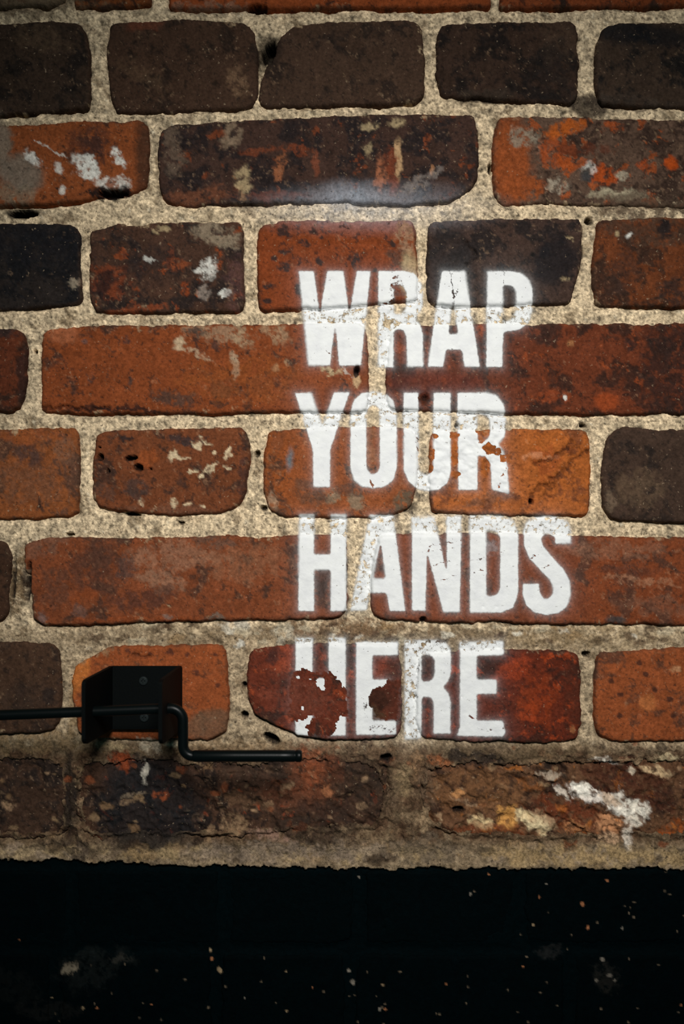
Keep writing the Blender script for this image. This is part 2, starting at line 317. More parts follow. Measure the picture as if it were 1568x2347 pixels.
blob(310, 1120, 30, 22, 20, (70, 54, 48), .8, .9, 'b'); blob(240, 1125, 30, 14, 20, (86, 64, 54), .6, .9, 'b'); blob(560, 1090, 14, 70, 0, (62, 44, 40), .7, .8, 'b'); blob(340, 1048, 24, 20, 0, (156, 82, 42), .8, .8, 'b'); blob(420, 1170, 140, 10, 2, (112, 76, 58), .6, .9, 'b')
blob(664, 1053, 6, 20, 4, (104, 118, 124), .95, .4, 'b'); blob(635, 1010, 14, 30, 20, (112, 68, 46), .5, .8, 'b')
blob(762, 1140, 14, 22, 0, (140, 120, 96), .85, .9, 'b'); blob(815, 1150, 20, 20, 0, (140, 118, 94), .9, .8, 'b'); blob(715, 1130, 40, 26, 20, (92, 64, 48), .7, 1, 'b'); blob(800, 1120, 40, 14, 0, (86, 62, 50), .7, .9, 'b'); blob(850, 1030, 10, 50, 0, (140, 96, 66), .6, .9, 'b')
blob(622, 1150, 16, 24, 0, (160, 130, 104), .8, .9, 'b'); blob(930, 1150, 30, 26, -35, (96, 82, 64), .9, .8, 'a')
blob(1255, 1060, 34, 36, 20, (150, 76, 38), .7, .9, 'b'); blob(1230, 1050, 40, 8, 0, (196, 134, 96), .6, .9, 'b'); blob(1110, 1150, 60, 10, -8, (120, 80, 58), .7, .9, 'b'); blob(1120, 1165, 12, 14, 0, (98, 54, 32), .8, .8, 'b'); blob(1300, 1030, 16, 10, 0, (110, 58, 34), .8, .9, 'b')
blob(1460, 1120, 60, 40, -10, (98, 78, 60), .6, .9, 'b'); blob(1400, 1150, 16, 30, 0, (124, 104, 84), .5, 1, 'b')
# course 6
blob(40, 1330, 22, 80, 5, (110, 88, 62), .9, .8, 'm'); blob(60, 1330, 10, 60, 8, (48, 38, 32), .8, .8, 'm')
blob(90, 1245, 50, 34, 0, (120, 84, 66), .6, .8, 'b'); blob(400, 1275, 110, 30, 0, (146, 104, 80), .7, .8, 'b'); blob(370, 1330, 60, 24, 10, (150, 112, 88), .65, .9, 'b'); blob(560, 1290, 100, 40, 0, (140, 96, 70), .5, .9, 'b'); blob(490, 1243, 50, 14, 5, (92, 70, 58), .7, .9, 'b')
blob(220, 1310, 60, 60, 20, (84, 54, 42), .75, .9, 'b'); blob(130, 1350, 30, 50, 0, (92, 60, 46), .7, .9, 'b'); blob(330, 1370, 70, 24, -10, (82, 52, 42), .75, .9, 'b'); blob(290, 1300, 20, 24, 0, (78, 60, 54), .7, .9, 'b'); blob(195, 1365, 30, 14, -10, (156, 80, 42), .7, .9, 'b')
blob(98, 1412, 12, 12, 0, (120, 96, 88), .8, .8, 'b'); blob(185, 1400, 20, 14, 0, (104, 78, 68), .7, .8, 'b'); blob(385, 1412, 10, 8, 0, (130, 108, 96), .8, .8, 'b'); blob(490, 1418, 22, 8, 0, (110, 96, 84), .9, .8, 'b'); blob(320, 1420, 140, 6, -1, (160, 82, 44), .6, .8, 'b')
blob(740, 1330, 16, 40, 0, (72, 56, 50), .8, .7, 'b')
blob(1400, 1260, 130, 20, 0, (138, 98, 76), .5, .9, 'b'); blob(1450, 1310, 60, 16, 3, (92, 54, 40), .7, .9, 'b'); blob(1470, 1335, 90, 6, 6, (170, 122, 92), .5, 1, 'b'); blob(1500, 1390, 90, 20, 4, (124, 84, 64), .5, .9, 'b'); blob(1120, 1255, 20, 16, 0, (140, 132, 132), .6, .8, 'b')
blob(1410, 1420, 22, 9, 0, (72, 62, 58), .95, .6, 'b'); blob(990, 1240, 30, 40, 0, (120, 84, 70), .5, .9, 'b')
# course 7
blob(60, 1600, 60, 40, 0, (60, 46, 38), .6, .9, 'b'); blob(115, 1595, 16, 20, 0, (40, 34, 32), .7, .9, 'b')
blob(178, 1545, 24, 50, 20, (196, 116, 56), .8, .7, 'b'); blob(210, 1498, 44, 12, -20, (150, 118, 86), .7, 1, 'b'); blob(480, 1660, 60, 36, -10, (108, 82, 62), .8, .7, 'b')
for (u, v, a, b_) in ((298, 1492, 10, 5), (388, 1494, 12, 6), (450, 1542, 9, 8), (470, 1548, 8, 7), (430, 1500, 5, 5), (495, 1500, 6, 4), (345, 1498, 6, 3), (500, 1570, 6, 5)):
    blob(u, v, a, b_, 0, (84, 48, 36), .9, .8, 'b')
blob(650, 1510, 30, 36, 0, (150, 68, 40), .7, .9, 'b'); blob(625, 1502, 14, 20, 0, (60, 38, 34), .8, .9, 'b'); blob(700, 1600, 60, 40, 20, (112, 66, 52), .5, .9, 'b'); blob(608, 1588, 16, 10, 0, (130, 68, 50), .7, .8, 'b'); blob(650, 1668, 12, 10, 0, (160, 72, 38), .8, .8, 'b')
blob(860, 1610, 36, 30, -30, (52, 34, 26), .85, .7, 'b'); blob(855, 1640, 22, 22, 0, (84, 64, 46), .7, 1, 'b'); blob(874, 1530, 26, 30, 30, (130, 60, 40), .7, .8, 'b'); blob(900, 1570, 16, 110, 0, (76, 44, 34), .6, .7, 'b')
blob(1180, 1530, 44, 26, -20, (150, 60, 30), .7, .9, 'b'); blob(1230, 1600, 40, 60, 0, (146, 60, 28), .6, 1, 'b'); blob(1310, 1600, 22, 90, 0, (76, 40, 28), .7, .8, 'b'); blob(1312, 1672, 8, 8, 0, (150, 96, 60), .8, .7, 'b')
for (u, v) in ((1422, 1592), (1535, 1602), (1400, 1560), (1480, 1545), (1465, 1520), (1500, 1580), (1545, 1640), (1420, 1640)):
    blob(u, v, 7, 6, 0, (70, 42, 32), .9, .7, 'b')
blob(1483, 1610, 20, 18, 0, (182, 110, 62), .7, .7, 'b'); blob(1550, 1535, 12, 8, 0, (190, 140, 100), .8, .8, 'b')
# bed joint over course 7: dirtier
blob(500, 1450, 520, 26, 0, (128, 108, 82), .6, 1, 'm'); blob(1000, 1460, 400, 30, 0, (116, 94, 66), .6, 1, 'm'); blob(1400, 1460, 240, 26, 0, (150, 128, 96), .5, 1, 'm'); blob(800, 1440, 160, 20, 0, (120, 90, 62), .7, 1, 'm')
blob(650, 1452, 24, 20, 0, (196, 186, 164), .7, .9, 'm'); blob(550, 1440, 40, 14, 0, (200, 192, 174), .7, 1, 'm'); blob(545, 1478, 14, 9, 0, (196, 192, 180), .8, .8, 'm')
# joints at the lower left and below course 7: dirty mortar
blob(340, 1850, 120, 120, 0, (30, 31, 33), .82, .7); blob(160, 1820, 12, 100, 0, (36, 32, 30), .8, .7); blob(300, 1780, 60, 60, 0, (34, 33, 34), .6, .9)  # dark patch below the bracket: soot, with part of the bracket's shadow painted in
_q = np.random.RandomState(31)
for k in range(170):            # crumbs of old mortar on the weathered course
    u = _q.rand() * 1568; v = 1706 + _q.rand() * 235
    if 230 < u < 420 and _q.rand() < .6: continue
    r_ = 3 + 7 * _q.rand() ** 2
    blob(u, v, r_ * (1 + _q.rand()), r_, _q.rand() * 60 - 30, [(150, 122, 90), (126, 98, 70), (168, 136, 104), (132, 74, 46), (46, 36, 30)][_q.randint(5)], .5 + .35 * _q.rand(), .75)
for k in range(60):             # pale and dark lumps of the lowest bed joint
    u = _q.rand() * 1568; v = 1936 + u * .011 + _q.rand() * 32
    r_ = 6 + 12 * _q.rand()
    blob(u, v, r_ * 1.7, r_ * .8, _q.rand() * 30 - 15, [(176, 150, 110), (70, 58, 46), (146, 120, 88), (60, 46, 36), (160, 140, 118)][_q.randint(5)], .7, .75)
for k in range(60):             # and of the joint over course 7
    u = 200 + _q.rand() * 1368; v = 1432 + _q.rand() * 44
    r_ = 4 + 8 * _q.rand()
    blob(u, v, r_ * 1.7, r_ * .8, _q.rand() * 30 - 15, [(190, 176, 148), (74, 58, 42), (150, 122, 86), (70, 48, 34), (206, 198, 180)][_q.randint(5)], .65, .75, 'm')
blob(60, 1700, 130, 26, 0, (150, 124, 90), .7, .9, 'm'); blob(170, 1640, 20, 60, 0, (140, 116, 84), .7, .9, 'm')
blob(450, 1712, 300, 18, 0, (132, 106, 76), .5, 1, 'm'); blob(800, 1720, 140, 22, 0, (112, 88, 66), .8, .9, 'm'); blob(1150, 1722, 200, 22, 0, (104, 86, 64), .8, 1, 'm')
blob(265, 1708, 30, 14, 0, (196, 170, 130), .8, .9); blob(340, 1710, 30, 14, 20, (206, 190, 164), .85, 1); blob(400, 1706, 18, 9, 0, (214, 196, 164), .85, .9); blob(332, 1770, 8, 24, 0, (196, 188, 172), .85, .9)
blob(280, 1745, 28, 18, 10, (156, 76, 44), .9, .8); blob(370, 1826, 18, 9, 0, (140, 72, 42), .8, .8); blob(290, 1840, 20, 8, 0, (136, 110, 84), .7, .9); blob(310, 1825, 30, 5, 0, (150, 130, 106), .6, 1)
blob(720, 1770, 60, 60, 10, (146, 80, 50), .7, .9); blob(700, 1830, 110, 40, 10, (112, 68, 48), .6, 1); blob(600, 1770, 90, 40, 0, (70, 54, 44), .6, .9); blob(820, 1800, 90, 80, 0, (56, 44, 36), .7, .8); blob(720, 1900, 100, 60, 0, (50, 40, 34), .7, .8)
blob(540, 1890, 30, 20, 0, (150, 122, 92), .7, .9); blob(620, 1915, 50, 14, 12, (154, 122, 104), .8, .9); blob(560, 1836, 60, 20, 10, (122, 92, 68), .5, 1); blob(750, 1815, 16, 10, 0, (170, 110, 74), .7, .9)
# vertical joint of course 8
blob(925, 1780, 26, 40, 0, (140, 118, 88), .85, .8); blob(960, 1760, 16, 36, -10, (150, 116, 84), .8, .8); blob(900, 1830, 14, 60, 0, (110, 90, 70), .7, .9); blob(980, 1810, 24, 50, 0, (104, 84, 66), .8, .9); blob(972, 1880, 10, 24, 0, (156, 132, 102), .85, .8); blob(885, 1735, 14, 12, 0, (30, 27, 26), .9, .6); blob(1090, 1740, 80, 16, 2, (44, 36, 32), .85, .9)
# right hand stretcher of course 8
blob(1100, 1820, 110, 50, 5, (124, 86, 56), .7, .9, 'b'); blob(1010, 1745, 30, 14, 20, (158, 96, 60), .8, .9); blob(1052, 1818, 14, 9, 0, (196, 140, 90), .9, .8); blob(1062, 1840, 24, 6, 20, (170, 140, 110), .8, .9)
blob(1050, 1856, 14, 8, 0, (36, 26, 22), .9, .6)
blob(1105, 1890, 28, 16, 10, (224, 196, 148), .95, .8); blob(1165, 1876, 22, 28, 0, (208, 152, 84), .95, .8); blob(1235, 1886, 40, 22, 25, (230, 208, 164), .95, .8); blob(1200, 1872, 20, 12, 30, (228, 206, 160), .9, .9); blob(1130, 1905, 100, 14, 0, (120, 62, 34), .6, .9, 'b')
blob(1300, 1870, 90, 40, 10, (110, 52, 30), .7, .9, 'b'); blob(1440, 1800, 110, 60, 20, (78, 42, 30), .7, .9, 'b')
blob(1350, 1822, 46, 14, 18, (222, 212, 200), .95, .85); blob(1335, 1808, 22, 14, 20, (226, 220, 206), .95, .8); blob(1425, 1845, 46, 24, 25, (222, 214, 200), .97, .85); blob(1460, 1862, 30, 22, 0, (226, 218, 202), .97, .8); blob(1455, 1885, 14, 14, 0, (218, 208, 190), .9, .8); blob(1400, 1832, 30, 12, 20, (210, 180, 150), .8, .9)
blob(1290, 1820, 26, 8, 45, (212, 200, 184), .85, .9); blob(1260, 1780, 30, 7, 10, (190, 172, 150), .75, 1); blob(1385, 1743, 40, 6, 12, (214, 206, 192), .9, .8); blob(1500, 1768, 42, 10, 10, (212, 182, 140), .9, .9); blob(1530, 1740, 30, 9, 5, (186, 168, 132), .9, .8); blob(1450, 1770, 10, 8, 0, (206, 190, 166), .8, .9)
blob(1400, 1892, 34, 24, 0, (208, 150, 106), .9, .9); blob(1440, 1910, 12, 40, 0, (206, 194, 178), .9, .8); blob(1320, 1895, 30, 14, 0, (196, 136, 90), .75, 1); blob(1395, 1925, 30, 8, 0, (208, 170, 134), .8, .9); blob(1550, 1930, 34, 40, 0, (176, 90, 40), .85, .8, 'b'); blob(1290, 1855, 12, 12, 0, (180, 104, 50), .8, .9, 'b'); blob(1215, 1800, 34, 14, 20, (150, 92, 50), .6, .9, 'b')
blob(1310, 1940, 16, 10, 0, (120, 60, 32), .7, .9)
# bottom bed joint
blob(30, 1955, 60, 12, 0, (190, 164, 126), .9, .9); blob(320, 1960, 40, 14, 0, (150, 124, 88), .8, .9); blob(640, 1955, 200, 24, 0, (140, 122, 104), .7, 1); blob(1400, 1965, 220, 22, 0, (176, 148, 106), .8, 1); blob(1180, 1955, 80, 18, 0, (158, 132, 94), .7, .9); blob(960, 1950, 100, 26, 0, (108, 94, 78), .7, 1)
blob(220, 1950, 60, 20, 0, (110, 92, 74), .7, 1); blob(150, 1945, 80, 20, 0, (44, 38, 34), .6, 1)

# chips in the black paint
_r = np.random.RandomState(12)
chips = [(823, 2016, 4), (1080, 2054, 4), (1225, 2125, 4), (1338, 2076, 6), (1350, 2130, 5), (1430, 2132, 4), (1395, 2022, 5), (1238, 2060, 4), (1255, 2030, 3), (1122, 2008, 3), (502, 2230, 8), (810, 2258, 7), (870, 2318, 5), (884, 2318, 4), (188, 2314, 5), (220, 2314, 4), (346, 2306, 3), (656, 2322, 4), (655, 2230, 3), (480, 2184, 5), (484, 2204, 5), (716, 2268, 3), (878, 2262, 4), (560, 2292, 3), (1384, 2204, 6), (1400, 2240, 7), (1024, 2260, 3), (115, 2294, 3), (40, 2160, 3), (1200, 2220, 3), (1565, 2308, 4), (800, 2232, 5), (1412, 2252, 4), (1370, 2252, 5)]
for (u, v, r_) in chips:
    blob(u, v, r_ * .8, r_ * .7, _r.rand() * 90, [(150, 128, 98), (158, 104, 70), (124, 116, 104)][_r.randint(3)], .95, .6, 'p')
for k in range(90):
    u, v = _r.rand() * 1600, 2000 + _r.rand() * 360
    if u > 1050 or v > 2190:
        blob(u, v, 1.5 + _r.rand() * 1.8, 1.5 + _r.rand() * 1.5, 0, (120, 104, 84), .5 + .4 * _r.rand(), .5, 'p')
blob(210, 2225, 80, 40, -15, (24, 27, 26), .6, 1, 'p'); blob(160, 2225, 18, 12, -20, (140, 128, 108), .6, 1, 'p'); blob(270, 2205, 18, 10, 0, (60, 58, 52), .5, 1, 'p')
blob(30, 2270, 60, 40, 20, (16, 19, 18), .6, 1, 'p'); blob(100, 2320, 80, 20, 0, (26, 26, 24), .5, 1, 'p'); blob(1390, 2240, 34, 26, 20, (40, 38, 34), .5, 1, 'p'); blob(1260, 2190, 30, 12, 0, (34, 34, 33), .6, 1, 'p')

HOLES = [(617, 120, 15, 28, 20, 60), (590, 20, 24, 10, 0, 30), (50, 489, 34, 9, 0, 40), (258, 443, 34, 9, -3, 40), (1124, 385, 5, 15, 0, 40), (818, 851, 7, 13, 8, 40), (974, 912, 7, 7, 0, 12),
         (1217, 1150, 6, 6, 0, 30), (560, 1640, 8, 9, 0, 40), (622, 1695, 20, 11, 25, 50), (560, 1572, 4, 8, 0, 30), (590, 1040, 6, 9, 0, 25), (231, 1048, 8, 8, 0, 25), (300, 1050, 15, 6, -8, 30), (318, 1072, 10, 8, 0, 30), (248, 1079, 4, 6, 0, 20), (228, 1025, 3, 3, 0, 20),
         (970, 1420, 8, 7, 0, 25), (160, 1225, 10, 5, 0, 20), (415, 1198, 8, 5, 0, 20), (80, 805, 4, 5, 0, 25), (1048, 975, 6, 6, 0, 20), (1336, 974, 7, 6, 0, 25), (1350, 505, 9, 9, 0, 30), (885, 1737, 12, 9, 0, 40), (1050, 1857, 12, 6, 0, 30), (345, 1075, 4, 3, 0, 15), (605, 1165, 8, 7, 0, 20), (300, 1178, 22, 5, 5, 25), (30, 1330, 5, 60, 2, 30), (66, 1330, 6, 50, 4, 25), (1345, 1500, 9, 8, 0, 25), (750, 852, 3, 3, 0, 10)]
CRACKS = [[(1250, 1135), (1262, 1100), (1290, 1085), (1310, 1060), (1345, 1035)], [(1215, 1140), (1240, 1110), (1262, 1120), (1290, 1075)], [(1225, 1065), (1260, 1055), (1300, 1030), (1310, 1010)], [(1068, 560), (1088, 575), (1090, 595), (1070, 610)], [(98, 938), (150, 932), (200, 940), (250, 934)],
          [(1255, 1870), (1290, 1880), (1330, 1902), (1370, 1925)], [(1200, 1775), (1270, 1800), (1330, 1830)], [(300, 1500), (345, 1506)], [(1560, 1720), (1440, 1752), (1370, 1748)]]

def blob_mask(bl):
    u, v, ru, rv, an, c, o, rag, t = bl
    m = max(ru, rv) * 1.7 + 12
    w = window(u - m, v - m, u + m, v + m)
    k = min(1.0, max(ru, rv) / 45.0)
    X = UU[w] - u + (WX[w] * .55 * k + wx2[w] * min(1, max(ru, rv) / 14)) * rag
    Y = VV[w] - v + (WY[w] * .55 * k + wy2[w] * min(1, max(ru, rv) / 14)) * rag
    ca, sa = math.cos(an), math.sin(an)
    q = np.hypot((X * ca + Y * sa) / ru, (-X * sa + Y * ca) / rv)
    soft = .95 if rag < .45 else (.45 if rag < .6 else .3)
    if rag >= .8:
        q = q + N_crust[w] * .9 * min(1, max(ru, rv) / 20)
    m = sstep(1 + soft, 1 - soft, q) * o
    if rag >= .8 and max(ru, rv) > 7:
        m = m * (.12 + .88 * sstep(-.16, .10, N_break[w] + .10))
    return w, m

# ------------------------------------------------------------------ lettering outlines
def tr(pts, ox, oy, k):
    return [(ox + x * k, oy + y * k) for x, y in pts]
LET = []     # word index, letter, outlines, holes
def letter(wi, ch, fr, outs, holes=()):
    ox, oy, k = fr
    LET.append((wi, ch, [tr(p, ox, oy, k) for p in outs], [tr(p, ox, oy, k) for p in holes]))
F = (660, 600, .3827)
letter(0, 'W', F, [[(62, 55), (158, 55), (192, 300), (233, 55), (335, 55), (368, 300), (410, 55), (498, 55), (440, 626), (305, 626), (283, 400), (255, 626), (120, 626)]])
letter(0, 'R', F, [[(538, 55), (700, 55), (760, 72), (798, 115), (812, 180), (810, 265), (790, 315), (765, 342), (795, 372), (810, 430), (814, 632), (712, 632), (706, 450), (692, 415), (664, 403), (637, 420), (635, 637), (538, 632)]], [[(637, 142), (682, 146), (706, 180), (706, 275), (682, 308), (637, 312)]])
letter(0, 'A', F, [[(918, 55), (1062, 55), (1152, 632), (1055, 632), (1038, 530), (950, 530), (930, 632), (833, 632)]], [[(990, 240), (1016, 432), (962, 432)]])
letter(0, 'P', F, [[(1190, 55), (1340, 55), (1400, 68), (1445, 108), (1466, 170), (1467, 290), (1447, 360), (1390, 410), (1292, 424), (1286, 634), (1184, 634)]], [[(1290, 142), (1340, 148), (1362, 178), (1362, 300), (1340, 345), (1290, 352)]])
F = (660, 880, .3444)
letter(1, 'Y', F, [[(42, 58), (160, 58), (230, 270), (305, 55), (415, 55), (285, 440), (282, 689), (166, 689), (164, 440)]])
letter(1, 'O', F, [[(412, 190), (436, 106), (490, 60), (570, 46), (650, 60), (702, 106), (727, 190), (728, 560), (705, 640), (650, 685), (570, 698), (490, 685), (435, 640), (412, 560)]], [[(525, 190), (545, 150), (570, 142), (596, 150), (607, 190), (608, 555), (592, 590), (570, 596), (545, 590), (526, 555)]])
letter(1, 'U', F, [[(766, 56), (872, 56), (874, 570), (900, 600), (935, 600), (962, 570), (966, 56), (1086, 56), (1086, 590), (1064, 660), (1005, 705), (930, 716), (860, 702), (798, 650), (766, 570)]])
letter(1, 'R', F, [[(1124, 56), (1320, 54), (1395, 76), (1440, 140), (1456, 240), (1444, 345), (1402, 405), (1440, 450), (1462, 540), (1474, 735), (1352, 705), (1344, 530), (1312, 485), (1265, 480), (1265, 708), (1130, 708)]], [[(1264, 200), (1325, 204), (1344, 250), (1340, 330), (1318, 372), (1264, 380)]])
F = (640, 1170, .4464)
letter(2, 'H', F, [[(100, 18), (182, 18), (182, 222), (262, 222), (262, 18), (348, 18), (348, 517), (262, 517), (262, 306), (182, 306), (182, 517), (96, 517)]])
letter(2, 'A', F, [[(462, 20), (588, 20), (650, 517), (566, 517), (548, 424), (466, 424), (452, 517), (362, 517)]], [[(520, 175), (543, 346), (482, 346)]])
letter(2, 'N', F, [[(678, 30), (798, 30), (856, 300), (856, 24), (938, 24), (928, 522), (840, 522), (760, 230), (752, 515), (678, 515)]])
letter(2, 'D', F, [[(975, 24), (1140, 24), (1202, 48), (1228, 110), (1228, 425), (1202, 500), (1140, 525), (975, 525)]], [[(1064, 102), (1112, 106), (1130, 136), (1130, 402), (1112, 432), (1064, 437)]])
letter(2, 'S', F, [[(1412, 172), (1412, 142), (1392, 122), (1364, 122), (1346, 142), (1350, 175), (1400, 235), (1460, 300), (1492, 360), (1498, 430), (1480, 490), (1440, 525), (1375, 538), (1310, 525), (1265, 490), (1246, 430), (1246, 374), (1334, 374), (1337, 415), (1355, 447), (1380, 449), (1400, 427), (1402, 395), (1385, 355), (1330, 300), (1275, 240), (1252, 180), (1250, 108), (1268, 60), (1310, 32), (1375, 24), (1440, 32), (1485, 60), (1500, 108), (1498, 172)]])
F = (660, 1440, .3444)
letter(3, 'H', F, [[(48, 62), (168, 62), (168, 325), (268, 325), (268, 60), (388, 60), (388, 712), (268, 712), (268, 430), (168, 430), (168, 712), (48, 712)]])
letter(3, 'E', F, [[(450, 88), (738, 88), (738, 180), (565, 180), (565, 335), (674, 335), (674, 430), (565, 430), (565, 608), (722, 608), (722, 706), (450, 706)]])
letter(3, 'R', F, [[(775, 80), (1000, 76), (1060, 98), (1088, 150), (1088, 300), (1062, 360), (1035, 386), (1070, 428), (1084, 480), (1084, 702), (965, 702), (966, 500), (950, 460), (895, 455), (890, 735), (775, 745)]], [[(892, 178), (948, 178), (972, 205), (972, 312), (948, 346), (892, 350)]])
letter(3, 'E', F, [[(1140, 90), (1440, 80), (1436, 178), (1258, 182), (1258, 335), (1390, 335), (1390, 436), (1258, 436), (1258, 608), (1430, 608), (1450, 690), (1430, 722), (1118, 715), (1140, 650)]])

let_sd = np.full(SH, 400.0)
for L in LET:
    pts = np.array(sum(L[2], []))
    w = window(pts[:, 0].min() - 60, pts[:, 1].min() - 60, pts[:, 0].max() + 60, pts[:, 1].max() + 60)
    d = np.full(UU[w].shape, 400.0)
    for o in L[2]:
        d = np.minimum(d, sdf(rounded(o, 2.5), UU[w], VV[w]))
    for h_ in L[3]:
        d = np.maximum(d, -sdf(rounded(h_, 4), UU[w], VV[w]))
    let_sd[w] = np.minimum(let_sd[w], d)
    LET[LET.index(L)] = L + (w, d)

# ------------------------------------------------------------------ brick heights and colours
def hole_depth(w):
    X, Y = UU[w], VV[w]
    z = np.zeros(X.shape)
    for (u, v, ru, rv, an, dep) in HOLES:
        a = math.radians(an); ca, sa = math.cos(a), math.sin(a)
        x = X - u; y = Y - v
        if abs(x).min() > ru * 2 or abs(y).min() > max(ru, rv) * 2:
            continue
        q = np.hypot((x * ca + y * sa) / ru, (-x * sa + y * ca) / rv) + wx2[w] * .03
        z = np.maximum(z, dep * sstep(1.15, .6, q))
    return z

ALL = (slice(None), slice(None))
HOLE = hole_depth(ALL)
CRK = np.zeros(SH)
for pl in CRACKS:
    for (a, b) in zip(pl[:-1], pl[1:]):
        w = window(min(a[0], b[0]) - 20, min(a[1], b[1]) - 20, max(a[0], b[0]) + 20, max(a[1], b[1]) + 20)
        X = UU[w] + wx2[w] * .9; Y = VV[w] + wy2[w] * .9
        ex, ey = b[0] - a[0], b[1] - a[1]
        t = np.clip(((X - a[0]) * ex + (Y - a[1]) * ey) / (ex * ex + ey * ey), 0, 1)
        d = np.hypot(X - a[0] - t * ex, Y - a[1] - t * ey)
        CRK[w] = np.maximum(CRK[w], sstep(5, 1, d) * (.6 + .4 * sstep(-.3, .3, N_mid[w])))

WEAR = [  # chipped places (u, v, ru, rv, angle, amount)
    (870, 1600, 26, 24, -30, 1.0), (840, 1612, 30, 14, 0, .45), (880, 1670, 40, 14, 0, .5), (830, 1640, 24, 20, 0, .35),
    (998, 1000, 8, 7, 0, .8), (1044, 997, 16, 9, 0, .9), (1042, 1040, 9, 30, 0, .9), (990, 1040, 7, 16, 0, .9), (988, 1074, 7, 12, 0, .9), (1046, 1088, 14, 8, 0, .9), (1122, 1028, 18, 14, 20, .9), (1138, 1035, 12, 10, 0, .8), (1112, 1070, 12, 22, 0, .9), (1106, 988, 18, 8, 0, .8), (1160, 1050, 14, 10, 0, .8), (1100, 1010, 10, 8, 0, .6),
    (972, 912, 12, 12, 0, 1.0), (910, 655, 16, 30, 20, .55), (905, 690, 34, 6, -14, .8), (890, 740, 14, 7, -30, .9), (965, 700, 36, 26, 0, .45), (1190, 735, 30, 8, 0, .5),
    (960, 1000, 14, 60, 0, .5), (870, 960, 30, 16, 0, .4), (985, 740, 20, 14, 0, .4), (852, 730, 16, 16, 0, .6), (855, 930, 16, 22, 0, .5), (945, 1060, 14, 60, 0, .35),
    (775, 1210, 20, 20, 0, .5), (810, 1290, 18, 90, 0, .5), (740, 1200, 40, 14, 0, .6), (850, 1250, 16, 60, 5, .3), (690, 1195, 16, 14, 0, .5), (840, 1195, 12, 12, 0, .6), (1020, 1200, 60, 8, 0, .3), (835, 1395, 16, 14, 0, .5),
    (948, 1560, 18, 60, 0, .42), (945, 1640, 20, 40, 0, .35), (955, 1475, 30, 8, 0, .35), (1130, 1478, 50, 7, 0, .45), (970, 1478, 6, 6, 0, 1.0), (1130, 1670, 40, 7, 0, .45),
]
CHIPPOLY = [[(40, 282), (120, 272), (172, 285), (200, 300), (268, 300), (318, 330), (345, 362), (388, 402), (396, 612), (345, 592), (330, 640), (300, 676), (268, 716), (132, 708), (128, 640), (152, 590), (100, 602), (20, 640), (10, 400)],
            [(690, 348), (600, 400), (558, 442), (556, 520), (572, 604), (735, 604), (745, 348)]]
CP = np.zeros(SH)
def chip_poly():
    w = window(640, 1440, 940, 1720)
    for pl in CHIPPOLY:
        d = sdf([(660 + x * .3444, 1440 + y * .3444) for x, y in pl], UU[w], VV[w]) + N_crust[w] * 22 + wx2[w] * .5 + N_fine[w] * 5
        CP[w] = np.maximum(CP[w], sstep(1.5, -1.5, d))
    for (u, v, r) in ((736, 1563, 11), (740, 1576, 7), (684, 1551, 4), (712, 1556, 3), (694, 1622, 4)):
        q = np.hypot(UU[w] - u, VV[w] - v) / r + N_crust[w] * .8
        CP[w] *= 1 - sstep(1.15, .85, q)
chip_poly()
CHIP = CP.copy()
for (u, v, ru, rv, an, am) in WEAR:
    w, m = blob_mask((u, v, ru * 1.15, rv * 1.15, math.radians(an), None, min(1, am), .6, 'a'))
    CHIP[w] = np.maximum(CHIP[w], m)

def overspray(colr, w):
    a = ((.14 * np.exp(-np.abs(let_sd[w]) / 5.0) + .035 * np.exp(-np.abs(let_sd[w]) / 22.0)) * (1 - CHIP[w]))[..., None]
    return colr * (1 - a) + lin((214, 220, 222)) * a

MORT = (212, 190, 156)
edge_line = 1968 + 18 * sstep(0, 700, UU) + fbm(UU, VV * 0 + 3, 60, 4, 51, .6) * 16 + fbm(UU, VV, 12, 2, 52) * 6     # ragged lower edge of the mortar

